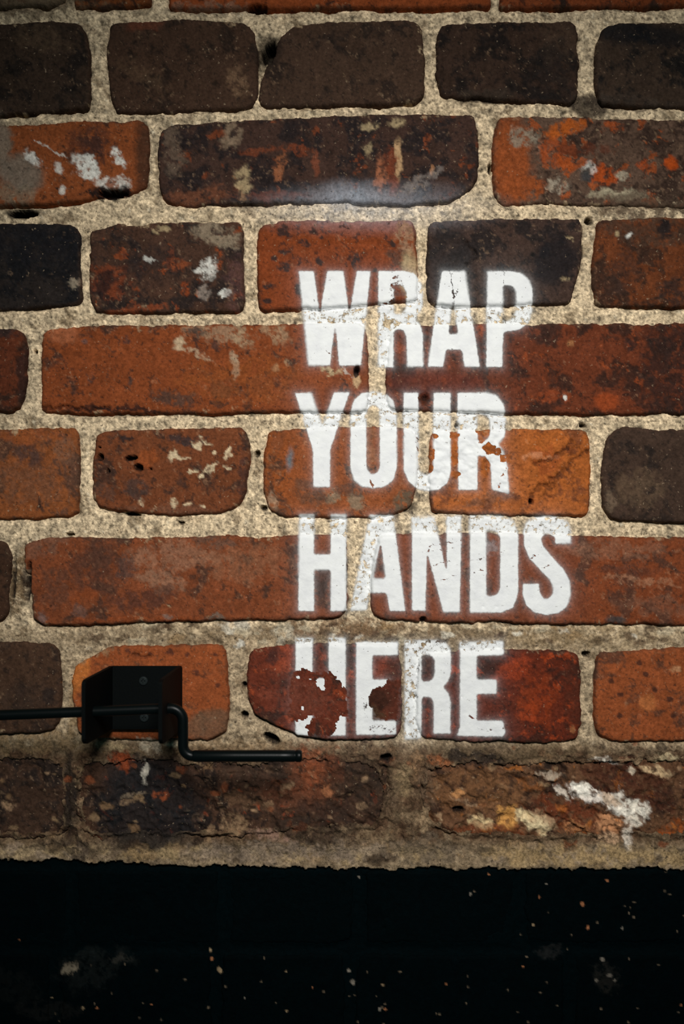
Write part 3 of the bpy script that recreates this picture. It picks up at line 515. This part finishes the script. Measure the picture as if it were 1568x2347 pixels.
_rs = np.random.RandomState(5)
for i, b in enumerate(B):
    w, d = b['w'], b['sd']
    X, Y = UU[w], VV[w]
    s = 60 + i * 2.7
    cx = X.mean(); cy = Y.mean()
    tilt = ((X - cx) * _rs.uniform(-1, 1) + (Y - cy) * _rs.uniform(-1, 1) * 2) * .008
    r = 8.5
    di = np.clip(d + r, 0, r)
    drop = r - np.sqrt(np.maximum(r * r - di * di, 0))
    drop = np.where(d > 0, r + d * 4.0, drop)
    R = b['rough']
    z = 2 + b['h'] + tilt + N_big[w] * 2.5 * R + N_mid[w] * 1.2 * R + R_fine[w] * .9 * R
    if R > 1.8:
        z = z + (ridge[w] - .6) * 5 * (R - 1) + N_crust[w] * 2.2 * R - 2 * R
    z = z - drop - HOLE[w] - CRK[w] * 9
    pit = sstep(.62, .8, N_pit[w] + fbm(X, Y, 200, 2, s) * .35)
    z = z - pit * 3
    if b['kind'] == 'black':
        z = z - 11 + np.where(d > -8, 2.5, 0) * 0
    b['z'] = z
    # colour of the clay, its firing marks and its crust
    bc = np.array(b['base'], float)
    if b['kind'] == 'brick' and bc[0] > 112: bc = bc + np.array((-4, 3, 0))
    c = np.ones(X.shape + (3,)) * lin(bc) * (.80 if bc[0] > 90 else .74)
    m1 = fbm(X + WX[w], Y + WY[w], 85, 5, s, .62)
    m2 = fbm(X + WX[w] * .5, Y + WY[w] * .5, 30, 5, s + 1, .65)
    c = c * np.clip(1 + .32 * N_mid[w] + .22 * m2 + .22 * R_fine[w], .45, 1.8)[..., None]
    if b['kind'] != 'black':
        t = .36 - b['soot'] * .80
        ms = (sstep(t, t + .34, m1 * 1.3 + m2 * .5) * .85)[..., None]
        c = c * (1 - ms) + lin(b['dark']) * .85 * np.clip(1 + .3 * m2 + .25 * N_fine[w], .4, 1.7)[..., None] * ms
        if b['fleck'] is not None:
            t = .52 - b['fl'] * .7
            mf = (sstep(t, t + .14, N_fleck[w] * 1.2 + m2 * .4) * .9)[..., None]
            c = c * (1 - mf) + lin(b['fleck']) * .85 * np.clip(1 + .3 * R_fine[w], .5, 1.6)[..., None] * mf
        # thin mortar crust left on the face, thicker towards the arris
        t = .74 - b['pale'] * .62 - .34 * sstep(-24, 0, d)
        mp = (sstep(t, t + .22, N_crust[w] * 1.25 + N_fine[w] * .2) * .75)[..., None]
        c = c * (1 - mp) + lin((158, 136, 106)) * np.clip(1 + .5 * N_fine[w], .5, 1.5)[..., None] * mp
        sp = fbm(X + wx2[w], Y + wy2[w], 15, 4, s + 2, .65)
        ml = (sstep(.38 - .32 * b['pale'], .56 - .32 * b['pale'], sp + .45 * m1) * .6)[..., None]
        ml = ml * .75
        c = c * (1 - ml) + (lin((150, 122, 94)) * .55 + lin(bc) * .6) * np.clip(1 + .5 * N_fine[w], .5, 1.5)[..., None] * ml
        mk = (sstep(.27 - .25 * b['soot'], .45 - .25 * b['soot'], -sp + .5 * m2 + .35 * m1) * .7)[..., None]
        c = c * (1 - mk) + lin(b['dark']) * .85 * .8 * mk
        # dark firing skin and dirt along the arris
        me = (sstep(-9, 0, d) * (.18 + .5 * sstep(-.2, .4, m1)))[..., None]
        c = c * (1 - me) + lin((70, 52, 41)) * me
        mpit = (pit * .75)[..., None]
        c = c * (1 - mpit) + lin((36, 28, 25)) * mpit
    b['c'] = c

# mortar
sd_up = np.full(SH, 300.0)          # distance to the brick above the joint
iv = np.searchsorted(vg, vg - 7.0)
sd_up = sd_all[np.clip(iv, 0, len(vg) - 1), :]
mz = -5.5 + fbm(UU, VV, 90, 3, 41) * 4 + fbm(UU, VV, 26, 4, 42, .6) * 4.5 + N_fine * 2.0
mz = mz - sstep(4, -3, sd_up) * sstep(-9, -2, sd_all) * (4 + 9 * sstep(-.25, .35, fbm(UU, VV, 120, 3, 43)))
rowz = sstep(1690, 1740, VV) * sstep(1965, 1925, VV)
mz = mz + rowz * (3 + N_crust * 9 + (ridge - .6) * 8)
mz = mz - HOLE - CRK * 6 + sstep(3, 14, sd_all) * 1.5
mz_face = mz
in_black = VV > edge_line
mz = np.where(sd_all < -16, -60, mz)
wall_z = np.where(VV > edge_line + 6, -70.0, mz + sstep(40, 0, edge_line - VV) * 2)
blk_z = np.where(VV < edge_line - 14, -70.0, -13 + fbm(UU, VV, 70, 4, 44) * 3 + N_fine * 1.0 - 3 * sstep(-4, 10, sd_all))

mc = np.ones(SH + (3,)) * lin(MORT) * .84
g1 = fbm(UU + wx2, VV + wy2, 24, 5, 45, .7); g2 = fbm(UU, VV, 150, 4, 46, .6)
mc = mc * np.clip(1.04 + 1.5 * g1 + .75 * N_fine + .40 * g2, .16, 1.6)[..., None]
md = (sstep(.10, .45, fbm(UU + WX * .4, VV + WY * .4, 60, 5, 47, .7) + .25 * g2) * .65)[..., None]
mc = mc * (1 - md) + lin((100, 80, 56)) * np.clip(1 + .6 * g1, .4, 1.6)[..., None] * md
mg = (sstep(.26, .46, fbm(UU, VV, 12, 3, 48, .6) + .3 * g1) * .75)[..., None]
mc = mc * (1 - mg) + lin((70, 56, 42)) * mg
mw_ = (sstep(.3, .6, fbm(UU, VV, 18, 3, 49, .6)) * .5)[..., None]
mc = mc * (1 - mw_) + lin((222, 210, 184)) * mw_
# lower joints hold more dirt
low = (sstep(1425, 1465, VV) * .42 + sstep(1690, 1740, VV) * .48 - sstep(1925, 1955, VV) * .15)[..., None]
mc = mc * (1 - low) + lin((104, 84, 62)) * np.clip(1 + .8 * g1, .3, 1.7)[..., None] * low
wz = (sstep(1696, 1730, VV + N_crust * 30) * sstep(1950, 1915, VV + N_crust * 30) * sstep(0.3, -.35, fbm(UU, VV, 40, 5, 53, .65) - .1))[..., None]
mc = mc * (1 - wz) + lin((82, 62, 46)) * np.clip(1 + 1.1 * g1 + .5 * N_mid, .3, 2.2)[..., None] * wz
pc = np.ones(SH + (3,)) * lin((0, 7, 9))

for bl in BL:
    w, m = blob_mask(bl)
    t = bl[8]
    cl = lin(bl[5]) * (1.05 if sum(bl[5]) > 560 else (.70 if bl[5][0] > 2.2 * bl[5][2] and bl[5][0] > 150 and bl[5][1] < 100 else .88)) * np.clip(1 + .30 * R_fine[w] + .25 * N_fine[w], .5, 1.5)[..., None]
    m = m[..., None]
    if t in 'am':
        mc[w] = mc[w] * (1 - m) + cl * m
    if t == 'p':
        pc[w] = pc[w] * (1 - m) + cl * m
    for b in B:
        ok = (t in 'ab' and b['kind'] == 'brick') or (t == 'p' and b['kind'] == 'black')
        if not ok:
            continue
        bw = b['w']
        r0 = max(w[0].start, bw[0].start); r1 = min(w[0].stop, bw[0].stop)
        c0 = max(w[1].start, bw[1].start); c1 = min(w[1].stop, bw[1].stop)
        if r0 >= r1 or c0 >= c1:
            continue
        mm = m[r0 - w[0].start:r1 - w[0].start, c0 - w[1].start:c1 - w[1].start]
        cc = cl[r0 - w[0].start:r1 - w[0].start, c0 - w[1].start:c1 - w[1].start]
        tgt = b['c'][r0 - bw[0].start:r1 - bw[0].start, c0 - bw[1].start:c1 - bw[1].start]
        tgt[...] = tgt * (1 - mm) + cc * mm
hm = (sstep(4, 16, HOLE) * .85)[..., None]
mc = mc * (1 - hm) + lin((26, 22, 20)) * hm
mc = overspray(mc, ALL)
for b in B:
    if b['kind'] == 'brick':
        w = b['w']
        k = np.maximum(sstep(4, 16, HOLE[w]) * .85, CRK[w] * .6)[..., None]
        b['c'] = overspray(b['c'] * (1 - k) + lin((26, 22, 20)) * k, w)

H_all = np.maximum(wall_z, -69)
own = np.full(SH, -1)               # -1 mortar, else brick number
for i, b in enumerate(B):
    if b['kind'] == 'brick':
        w = b['w']
        own[w] = np.where(b['z'] > H_all[w], i, own[w])
        H_all[w] = np.maximum(H_all[w], b['z'])

# ------------------------------------------------------------------ materials
def new_mat(name):
    m = bpy.data.materials.new(name); m.use_nodes = True
    nt = m.node_tree
    return m, nt, nt.nodes['Principled BSDF'], (lambda t: nt.nodes.new(t)), nt.links.new

def clay_mat(name, rough, grain, grain_scale, speck, bump_d, spec=.3):
    m, nt, bs, N, K = new_mat(name)
    at = N('ShaderNodeAttribute'); at.attribute_name = 'tint'
    geo = N('ShaderNodeTexCoord'); oi = N('ShaderNodeObjectInfo')
    add = N('ShaderNodeVectorMath'); add.operation = 'ADD'
    sc_ = N('ShaderNodeVectorMath'); sc_.operation = 'SCALE'; sc_.inputs['Scale'].default_value = 7.0
    cmb = N('ShaderNodeCombineXYZ')
    K(oi.outputs['Random'], cmb.inputs[0]); K(oi.outputs['Random'], cmb.inputs[1]); K(oi.outputs['Random'], cmb.inputs[2])
    K(cmb.outputs[0], sc_.inputs[0]); K(geo.outputs['Object'], add.inputs[0]); K(sc_.outputs[0], add.inputs[1])
    def noise(scale, det, rg=.6):
        n = N('ShaderNodeTexNoise'); n.inputs['Scale'].default_value = scale; n.inputs['Detail'].default_value = det; n.inputs['Roughness'].default_value = rg
        K(add.outputs[0], n.inputs['Vector']); return n
    n1 = noise(grain_scale, 3, .65)
    mr = N('ShaderNodeMapRange'); mr.inputs['From Min'].default_value = .3; mr.inputs['From Max'].default_value = .7
    mr.inputs['To Min'].default_value = 1 - grain; mr.inputs['To Max'].default_value = 1 + grain
    K(n1.outputs[0], mr.inputs['Value'])
    mul = N('ShaderNodeMix'); mul.data_type = 'RGBA'; mul.blend_type = 'MULTIPLY'; mul.inputs[0].default_value = 1
    K(at.outputs['Color'], mul.inputs[6]); K(mr.outputs[0], mul.inputs[7])
    # dark pin holes
    n2 = noise(330, 2, .5)
    r2 = N('ShaderNodeMapRange'); r2.inputs['From Min'].default_value = .66; r2.inputs['From Max'].default_value = .72; r2.inputs['To Max'].default_value = speck
    K(n2.outputs[0], r2.inputs['Value'])
    dk = N('ShaderNodeMix'); dk.data_type = 'RGBA'; dk.inputs[7].default_value = (.016, .012, .010, 1)
    K(r2.outputs[0], dk.inputs[0]); K(mul.outputs[2], dk.inputs[6])
    # pale grit
    n3 = noise(410, 2, .5)
    r3 = N('ShaderNodeMapRange'); r3.inputs['From Min'].default_value = .69; r3.inputs['From Max'].default_value = .75; r3.inputs['To Max'].default_value = speck * .7
    K(n3.outputs[0], r3.inputs['Value'])
    pl = N('ShaderNodeMix'); pl.data_type = 'RGBA'; pl.blend_type = 'MIX'; pl.inputs[7].default_value = (.42, .31, .20, 1)
    K(r3.outputs[0], pl.inputs[0]); K(dk.outputs[2], pl.inputs[6])
    K(pl.outputs[2], bs.inputs['Base Color'])
    bs.inputs['Roughness'].default_value = rough
    bs.inputs['Specular IOR Level'].default_value = spec
    nb = noise(520, 4, .7)
    bp = N('ShaderNodeBump'); bp.inputs['Strength'].default_value = .8; bp.inputs['Distance'].default_value = bump_d
    K(nb.outputs[0], bp.inputs['Height']); K(bp.outputs[0], bs.inputs['Normal'])
    return m

M_brick = clay_mat('fired_clay', .85, .30, 420, .55, .0008, .06)
M_mort = clay_mat('lime_mortar', .95, .5, 430, .65, .0015, .05)
M_black = clay_mat('black_wall_paint', .8, .25, 300, .0, .0005, .03)

def paint_mat():
    m, nt, bs, N, K = new_mat('white_spray_paint')
    a_s = N('ShaderNodeAttribute'); a_s.attribute_name = 'edge'
    a_w = N('ShaderNodeAttribute'); a_w.attribute_name = 'wear'
    a_b = N('ShaderNodeAttribute'); a_b.attribute_name = 'soft'
    tc = N('ShaderNodeTexCoord')
    def noise(scale, det, rg):
        n = N('ShaderNodeTexNoise'); n.inputs['Scale'].default_value = scale; n.inputs['Detail'].default_value = det; n.inputs['Roughness'].default_value = rg
        K(tc.outputs['Object'], n.inputs['Vector']); return n
    def math_(op, a, b=None, c=None):
        n = N('ShaderNodeMath'); n.operation = op
        for i, q in enumerate((a, b, c)):
            if q is None: continue
            if isinstance(q, (int, float)): n.inputs[i].default_value = q
            else: K(q, n.inputs[i])
        return n.outputs[0]
    n1 = noise(300, 4, .7)
    jit = math_('MULTIPLY_ADD', n1.outputs[0], 6.0, -1.7)
    d = math_('ADD', a_s.outputs['Fac'], jit)
    mr = N('ShaderNodeMapRange'); mr.interpolation_type = 'SMOOTHSTEP'
    K(d, mr.inputs['Value'])
    K(math_('MULTIPLY', a_b.outputs['Fac'], -1.0), mr.inputs['From Min']); K(a_b.outputs['Fac'], mr.inputs['From Max'])
    mr.inputs['To Min'].default_value = 1; mr.inputs['To Max'].default_value = 0
    n2 = noise(230, 6, .75)
    w = math_('ADD', math_('MULTIPLY', a_w.outputs['Fac'], 1.0), math_('MULTIPLY_ADD', n2.outputs[0], 1.6, -.8))
    cr = N('ShaderNodeMapRange'); cr.interpolation_type = 'SMOOTHSTEP'
    cr.inputs['From Min'].default_value = .40; cr.inputs['From Max'].default_value = .56; cr.inputs['To Min'].default_value = 1; cr.inputs['To Max'].default_value = 0
    K(w, cr.inputs['Value'])
    al = math_('MULTIPLY', math_('MULTIPLY', mr.outputs[0], cr.outputs[0]), .985)
    n3 = noise(90, 4, .6)
    cm = N('ShaderNodeMix'); cm.data_type = 'RGBA'
    cm.inputs[6].default_value = (.70, .712, .718, 1); cm.inputs[7].default_value = (.77, .785, .775, 1)
    f = N('ShaderNodeMapRange'); f.inputs['From Min'].default_value = .3; f.inputs['From Max'].default_value = .6
    K(n3.outputs[0], f.inputs['Value']); K(f.outputs[0], cm.inputs[0])
    # fine black pin holes left in the paint
    n4 = noise(400, 2, .5)
    r4 = N('ShaderNodeMapRange'); r4.inputs['From Min'].default_value = .70; r4.inputs['From Max'].default_value = .76; r4.inputs['To Max'].default_value = .7
    K(n4.outputs[0], r4.inputs['Value'])
    dk = N('ShaderNodeMix'); dk.data_type = 'RGBA'; dk.inputs[7].default_value = (.12, .10, .09, 1)
    K(r4.outputs[0], dk.inputs[0]); K(cm.outputs[2], dk.inputs[6])
    K(dk.outputs[2], bs.inputs['Base Color'])
    bs.inputs['Roughness'].default_value = .8; bs.inputs['Specular IOR Level'].default_value = .2
    K(al, bs.inputs['Alpha'])
    nb = noise(420, 4, .7)
    bp = N('ShaderNodeBump'); bp.inputs['Strength'].default_value = .6; bp.inputs['Distance'].default_value = .0005
    K(nb.outputs[0], bp.inputs['Height']); K(bp.outputs[0], bs.inputs['Normal'])
    return m
M_paint = paint_mat()

def metal_mat(name, colr, rough, bump=.0002, spec=.06):
    m, nt, bs, N, K = new_mat(name)
    bs.inputs['Metallic'].default_value = 0.0
    tc = N('ShaderNodeTexCoord')
    n = N('ShaderNodeTexNoise'); n.inputs['Scale'].default_value = 700; n.inputs['Detail'].default_value = 3
    K(tc.outputs['Object'], n.inputs['Vector'])
    cr = N('ShaderNodeMix'); cr.data_type = 'RGBA'
    cr.inputs[6].default_value = tuple(x * .7 for x in colr) + (1,); cr.inputs[7].default_value = tuple(x * 1.4 for x in colr) + (1,)
    K(n.outputs[0], cr.inputs[0]); K(cr.outputs[2], bs.inputs['Base Color'])
    bs.inputs['Roughness'].default_value = rough
    bs.inputs['Specular IOR Level'].default_value = spec
    bp = N('ShaderNodeBump'); bp.inputs['Strength'].default_value = .4; bp.inputs['Distance'].default_value = bump
    K(n.outputs[0], bp.inputs['Height']); K(bp.outputs[0], bs.inputs['Normal'])
    return m
M_bracket = metal_mat('black_powder_coat', (.0012, .002, .002), .7)
M_rod = metal_mat('black_enamel_steel', (.0015, .003, .003), .34, .00008, .13)
M_screw = metal_mat('blackened_screw', (.012, .016, .016), .45, .0001)

# ------------------------------------------------------------------ mesh builders
def grid_mesh(name, w, z, keep, mat, parent, attrs, skirt=-260.0, centre=None):
    """height-field patch of the wall face with side walls going back into the wall"""
    X, Y = UU[w], VV[w]
    ny, nx = X.shape
    cell = keep[:-1, :-1] & keep[1:, :-1] & keep[:-1, 1:] & keep[1:, 1:]
    used = np.zeros((ny, nx), bool)
    used[:-1, :-1] |= cell; used[1:, :-1] |= cell; used[:-1, 1:] |= cell; used[1:, 1:] |= cell
    idx = np.full((ny, nx), -1); idx[used] = np.arange(used.sum())
    j, i = np.nonzero(cell)
    quads = np.stack([idx[j, i], idx[j + 1, i], idx[j + 1, i + 1], idx[j, i + 1]], 1)
    cu, cv = centre if centre else (X[used].mean(), Y[used].mean())
    V = np.stack([(X[used] - cu) * S, -z[used] * S, -(Y[used] - cv) * S], 1)
    nv = len(V)
    A = {k: a[used] for k, a in attrs.items()}
    if skirt is not None:
        e = np.concatenate([quads[:, [k, (k + 1) % 4]] for k in range(4)])
        key = np.minimum(e[:, 0], e[:, 1]) * nv + np.maximum(e[:, 0], e[:, 1])
        _, inv, cnt = np.unique(key, return_inverse=True, return_counts=True)
        be = e[cnt[inv] == 1]
        bv = np.unique(be); mp = np.full(nv, -1); mp[bv] = nv + np.arange(len(bv))
        Vb = V[bv].copy(); Vb[:, 1] = -skirt * S
        V = np.concatenate([V, Vb])
        quads = np.concatenate([quads, np.stack([be[:, 1], be[:, 0], mp[be[:, 0]], mp[be[:, 1]]], 1)])
        A = {k: np.concatenate([a, a[bv]]) for k, a in A.items()}
    me = bpy.data.meshes.new(name)
    me.vertices.add(len(V)); me.vertices.foreach_set('co', V.astype(np.float32).ravel())
    me.loops.add(len(quads) * 4); me.loops.foreach_set('vertex_index', quads.astype(np.int32).ravel())
    me.polygons.add(len(quads)); me.polygons.foreach_set('loop_start', np.arange(0, len(quads) * 4, 4, dtype=np.int32))
    me.polygons.foreach_set('use_smooth', np.ones(len(quads), bool))
    me.update(calc_edges=True)
    for k, a in A.items():
        if a.ndim == 2:
            at = me.attributes.new(k, 'FLOAT_COLOR', 'POINT')
            at.data.foreach_set('color', np.concatenate([np.clip(a, 0, 1), np.ones((len(a), 1))], 1).astype(np.float32).ravel())
        else:
            at = me.attributes.new(k, 'FLOAT', 'POINT')
            at.data.foreach_set('value', a.astype(np.float32).ravel())
    me.materials.append(mat)
    o = bpy.data.objects.new(name, me)
    col.objects.link(o)
    if parent is not None:
        o.parent = parent
        o.location = P(cu, cv) - parent.location
    else:
        o.location = P(cu, cv)
    return o

# the brick wall: mortar bed plus one object per brick
vis = sd_all > -22
wall = grid_mesh('wall_back', ALL, wall_z, vis & (VV < edge_line + 30), M_mort, None, {'tint': mc}, skirt=-640, centre=(784, 1173.5))
wall['kind'] = 'structure'
wall['label'] = 'old red and brown brick wall with pale lime mortar and white stencilled words'
plinth = grid_mesh('baseboard_back', ALL, blk_z, (VV > edge_line - 40) & (sd_all > -22), M_black, None, {'tint': pc}, skirt=-640, centre=(784, 2190))
plinth['kind'] = 'structure'
plinth['label'] = 'black painted band of brickwork along the foot of the wall'

for b in B:
    keep = b['sd'] < 7
    blk = b['kind'] == 'black'
    grid_mesh('brick', b['w'], b['z'], keep, M_black if blk else M_brick, plinth if blk else wall, {'tint': b['c']})

# ------------------------------------------------------------------ the painted words
wear = np.where(own < 0, .39, -.08) + .25 * sstep(.2, .6, N_crust)
for (u, v, ru, rv, an, am) in WEAR:
    w, m = blob_mask((u, v, ru, rv, math.radians(an), None, am, .6, 'a'))
    wear[w] = np.maximum(wear[w], -.1 + m * 1.0)
wear = np.maximum(wear, CP * 1.3 - .1)
for a, b in (((985, 1252), (1058, 1238)), ((980, 1262), (1040, 1258)), ((1070, 1288), (1160, 1262)), ((1085, 1310), (1150, 1300)), ((1190, 1290), (1235, 1268)), ((1200, 1312), (1260, 1296)), ((984, 1300), (1030, 1285)), ((1010, 1330), (1050, 1318)), ((1030, 622), (1042, 690)), ((1060, 625), (1040, 690)), ((745, 800), (756, 812)), ((1155, 622), (1156, 700)), ((848, 1090), (856, 1122)), ((1140, 1120), (1160, 1070)), ((1160, 1070), (1178, 1060)), ((1030, 1620), (1050, 1655)), ((1065, 1640), (1140, 1650)), ((855, 930), (856, 940))):
    w = window(min(a[0], b[0]) - 12, min(a[1], b[1]) - 12, max(a[0], b[0]) + 12, max(a[1], b[1]) + 12)
    X = UU[w] + wx2[w] * .5; Y = VV[w] + wy2[w] * .6
    ex, ey = b[0] - a[0], b[1] - a[1]
    t = np.clip(((X - a[0]) * ex + (Y - a[1]) * ey) / (ex * ex + ey * ey), 0, 1)
    wear[w] = np.maximum(wear[w], (.47 + .1 * sstep(-.2, .3, N_fine[w])) * sstep(3.6, .8, np.hypot(X - a[0] - t * ex, Y - a[1] - t * ey)))
soft = np.where(own < 0, 3.6, 2.2) + 2.4 * sstep(0, .5, fbm(UU, VV, 130, 2, 71))
soft = np.where((VV > 1480) & (own >= 0), 2.6, soft)
words = ['WRAP', 'YOUR', 'HANDS', 'HERE']
w_obj = []
for k, t in enumerate(words):
    e = bpy.data.objects.new('painted_word', None)
    e.empty_display_size = .02
    col.objects.link(e); e.parent = wall
    e.location = P(690, (730, 1010, 1290, 1578)[k]) - wall.location
    e['label'] = 'white stencilled word ' + t
    w_obj.append(e)
for (wi, ch, outs, holes, w, d) in LET:
    o = grid_mesh('letter', w, H_all[w] + 1.3, d < 9, M_paint, None, {'edge': d, 'wear': wear[w], 'soft': soft[w]}, skirt=None)
    loc = o.location.copy()
    o.parent = w_obj[wi]
    o.location = loc - w_obj[wi].location - wall.location
    o['label'] = 'white painted letter ' + ch

# ------------------------------------------------------------------ wall bracket
def link(name, bm, mat, parent=None, smooth=False):
    bmesh.ops.recalc_face_normals(bm, faces=bm.faces)
    me = bpy.data.meshes.new(name); bm.to_mesh(me); bm.free()
    me.polygons.foreach_set('use_smooth', np.full(len(me.polygons), smooth))
    me.materials.append(mat)
    o = bpy.data.objects.new(name, me); col.objects.link(o)
    if parent is not None: o.parent = parent
    return o

def plate(outline, holes, to3, thick_vec, bevel=.0004):
    """flat plate with holes; outline in 2-D, to3 maps 2-D to a Vector"""
    bm = bmesh.new()
    edges = []
    for lp in [outline] + holes:
        vs = [bm.verts.new(to3(*p)) for p in lp]
        edges += [bm.edges.new((vs[i], vs[(i + 1) % len(vs)])) for i in range(len(vs))]
    bmesh.ops.triangle_fill(bm, edges=edges, use_beauty=True, use_dissolve=False)
    fs = list(bm.faces)
    r = bmesh.ops.extrude_face_region(bm, geom=fs)
    bmesh.ops.translate(bm, verts=[g for g in r['geom'] if isinstance(g, bmesh.types.BMVert)], vec=thick_vec)
    return bm

def circle(cx, cy, r, n=24):
    return [(cx + r * math.cos(2 * math.pi * i / n), cy + r * math.sin(2 * math.pi * i / n)) for i in range(n)]

BASE = P(338, 1596, 0)
root = bpy.data.objects.new('rod_bracket', None)
root.empty_display_size = .02
col.objects.link(root); root.location = BASE
root['label'] = 'black folded metal bracket with two side cheeks screwed onto the orange brick'
root['category'] = 'bracket'
def L3(u, v, h):
    return P(u, v, h) - BASE
HB = 13.0          # back of the plate stands just clear of the bricks
TH = 8.0           # sheet thickness
r2 = 5.0
bm = plate(rounded([(258, 1524), (420, 1524), (420, 1667), (258, 1667)], 4), [circle(333, 1557, 4), circle(335, 1640, 4)],
           lambda a, b: L3(a, b, HB), Vector((0, -TH * S, 0)))
link('back_plate', bm, M_bracket, root)
RODH = 191.0       # height of the rod axis above the wall face (px)
RV = lambda u: 1592.5 - (u - 260) * .040
for (u0, name) in ((255.0, 'cheek'), (411.0, 'cheek')):
    uc = u0 + 4
    prof = rounded([(HB + 1, 1524), (246, 1516), (262, 1520), (262, 1638), (246, 1648), (HB + 1, 1667)], 3)
    bm = plate(prof, [circle(RODH, RV(uc), 12.2)], lambda a, b, u0=u0: L3(u0, b, a), Vector((TH * S, 0, 0)))
    o = link(name, bm, M_bracket, root)

def screw(u, v):
    n = 28; R0 = 10.5
    bm = bmesh.new()
    # domed pan head with a cross recess
    cross = []
    a, l = 1.5, 5.2
    cr = [(a, l), (-a, l), (-a, a), (-l, a), (-l, -a), (-a, -a), (-a, -l), (a, -l), (a, -a), (l, -a), (l, a), (a, a)]
    top = [bm.verts.new(L3(u + x, v + y, HB + TH + 4.2)) for x, y in circle(0, 0, 7.5, n)]
    mid = [bm.verts.new(L3(u + x, v + y, HB + TH + 3.0)) for x, y in circle(0, 0, 9.6, n)]
    rim = [bm.verts.new(L3(u + x, v + y, HB + TH - .5)) for x, y in circle(0, 0, R0, n)]
    for A, Bq in ((top, mid), (mid, rim)):
        for i in range(n):
            bm.faces.new((A[i], A[(i + 1) % n], Bq[(i + 1) % n], Bq[i]))
    cv = [bm.verts.new(L3(u + x, v + y, HB + TH + 4.4)) for x, y in cr]
    fl = [bm.verts.new(L3(u + x * .8, v + y * .8, HB + TH + 1.0)) for x, y in cr]
    for i in range(12):
        bm.faces.new((cv[i], cv[(i + 1) % 12], fl[(i + 1) % 12], fl[i]))
    bm.faces.new(fl)
    e1 = [bm.edges.get((top[i], top[(i + 1) % n])) for i in range(n)]
    e2 = [bm.edges.get((cv[i], cv[(i + 1) % 12])) for i in range(12)]
    bmesh.ops.triangle_fill(bm, edges=e1 + e2, use_beauty=True)
    return bm
for (u, v) in ((333, 1557), (335, 1640)):
    o = link('screw', screw(u, v), M_screw, root)
    o['label'] = 'blackened cross-head screw'

# ------------------------------------------------------------------ cranked rod
def tube(path, radii, n=24, caps=True):
    bm = bmesh.new()
    rings = []
    T0 = None
    N0 = None
    for i, p in enumerate(path):
        a = path[max(i - 1, 0)]; b = path[min(i + 1, len(path) - 1)]
        t = (b - a).normalized()
        if N0 is None:
            N0 = t.orthogonal().normalized()
        else:
            N0 = (N0 - t * N0.dot(t)).normalized()
        bn = t.cross(N0)
        rings.append([bm.verts.new(p + (N0 * math.cos(2 * math.pi * k / n) + bn * math.sin(2 * math.pi * k / n)) * radii[i]) for k in range(n)])
    for A, Bq in zip(rings[:-1], rings[1:]):
        for k in range(n):
            bm.faces.new((A[k], A[(k + 1) % n], Bq[(k + 1) % n], Bq[k]))
    if caps:
        bm.faces.new(rings[0][::-1]); bm.faces.new(rings[-1])
    return bm

RBASE = P(438, 1586, RODH)
rod = bpy.data.objects.new('crank_rod', None)
rod.empty_display_size = .02
col.objects.link(rod); rod.location = RBASE
rod['label'] = 'black bent steel crank rod running through the wall bracket to a short handle'
rod['category'] = 'rod'
def arc(cx, cy, r, a0, a1, n=10):
    return [(cx + r * math.cos(math.radians(a0 + (a1 - a0) * i / n)), cy + r * math.sin(math.radians(a0 + (a1 - a0) * i / n))) for i in range(n + 1)]
HV = 1686.0
pts = [(u, RV(u)) for u in np.linspace(-620, 424, 24)]
y0 = RV(424)
pts += arc(424, y0 + 26, 26, -88, 0)[0:]
pts += arc(450 + 22, HV - 22, 22, 180, 90)
pts += [(480, HV)]
path = [P(u, v, RODH) - RBASE for u, v in pts]
link('shaft', tube(path, [11.0 * S] * len(path)), M_rod, rod, True)
hp = [(470, 10.6), (474, 12.3), (560, 12.3), (655, 12.3), (684, 12.3), (685, 11.6), (687, 11.6), (688, 12.6), (696, 12.6), (699, 11.4), (700, 9.0)]
o = link('handle_grip', tube([P(u, HV, RODH) - RBASE for u, r in hp], [r * S for u, r in hp]), M_rod, rod, True)
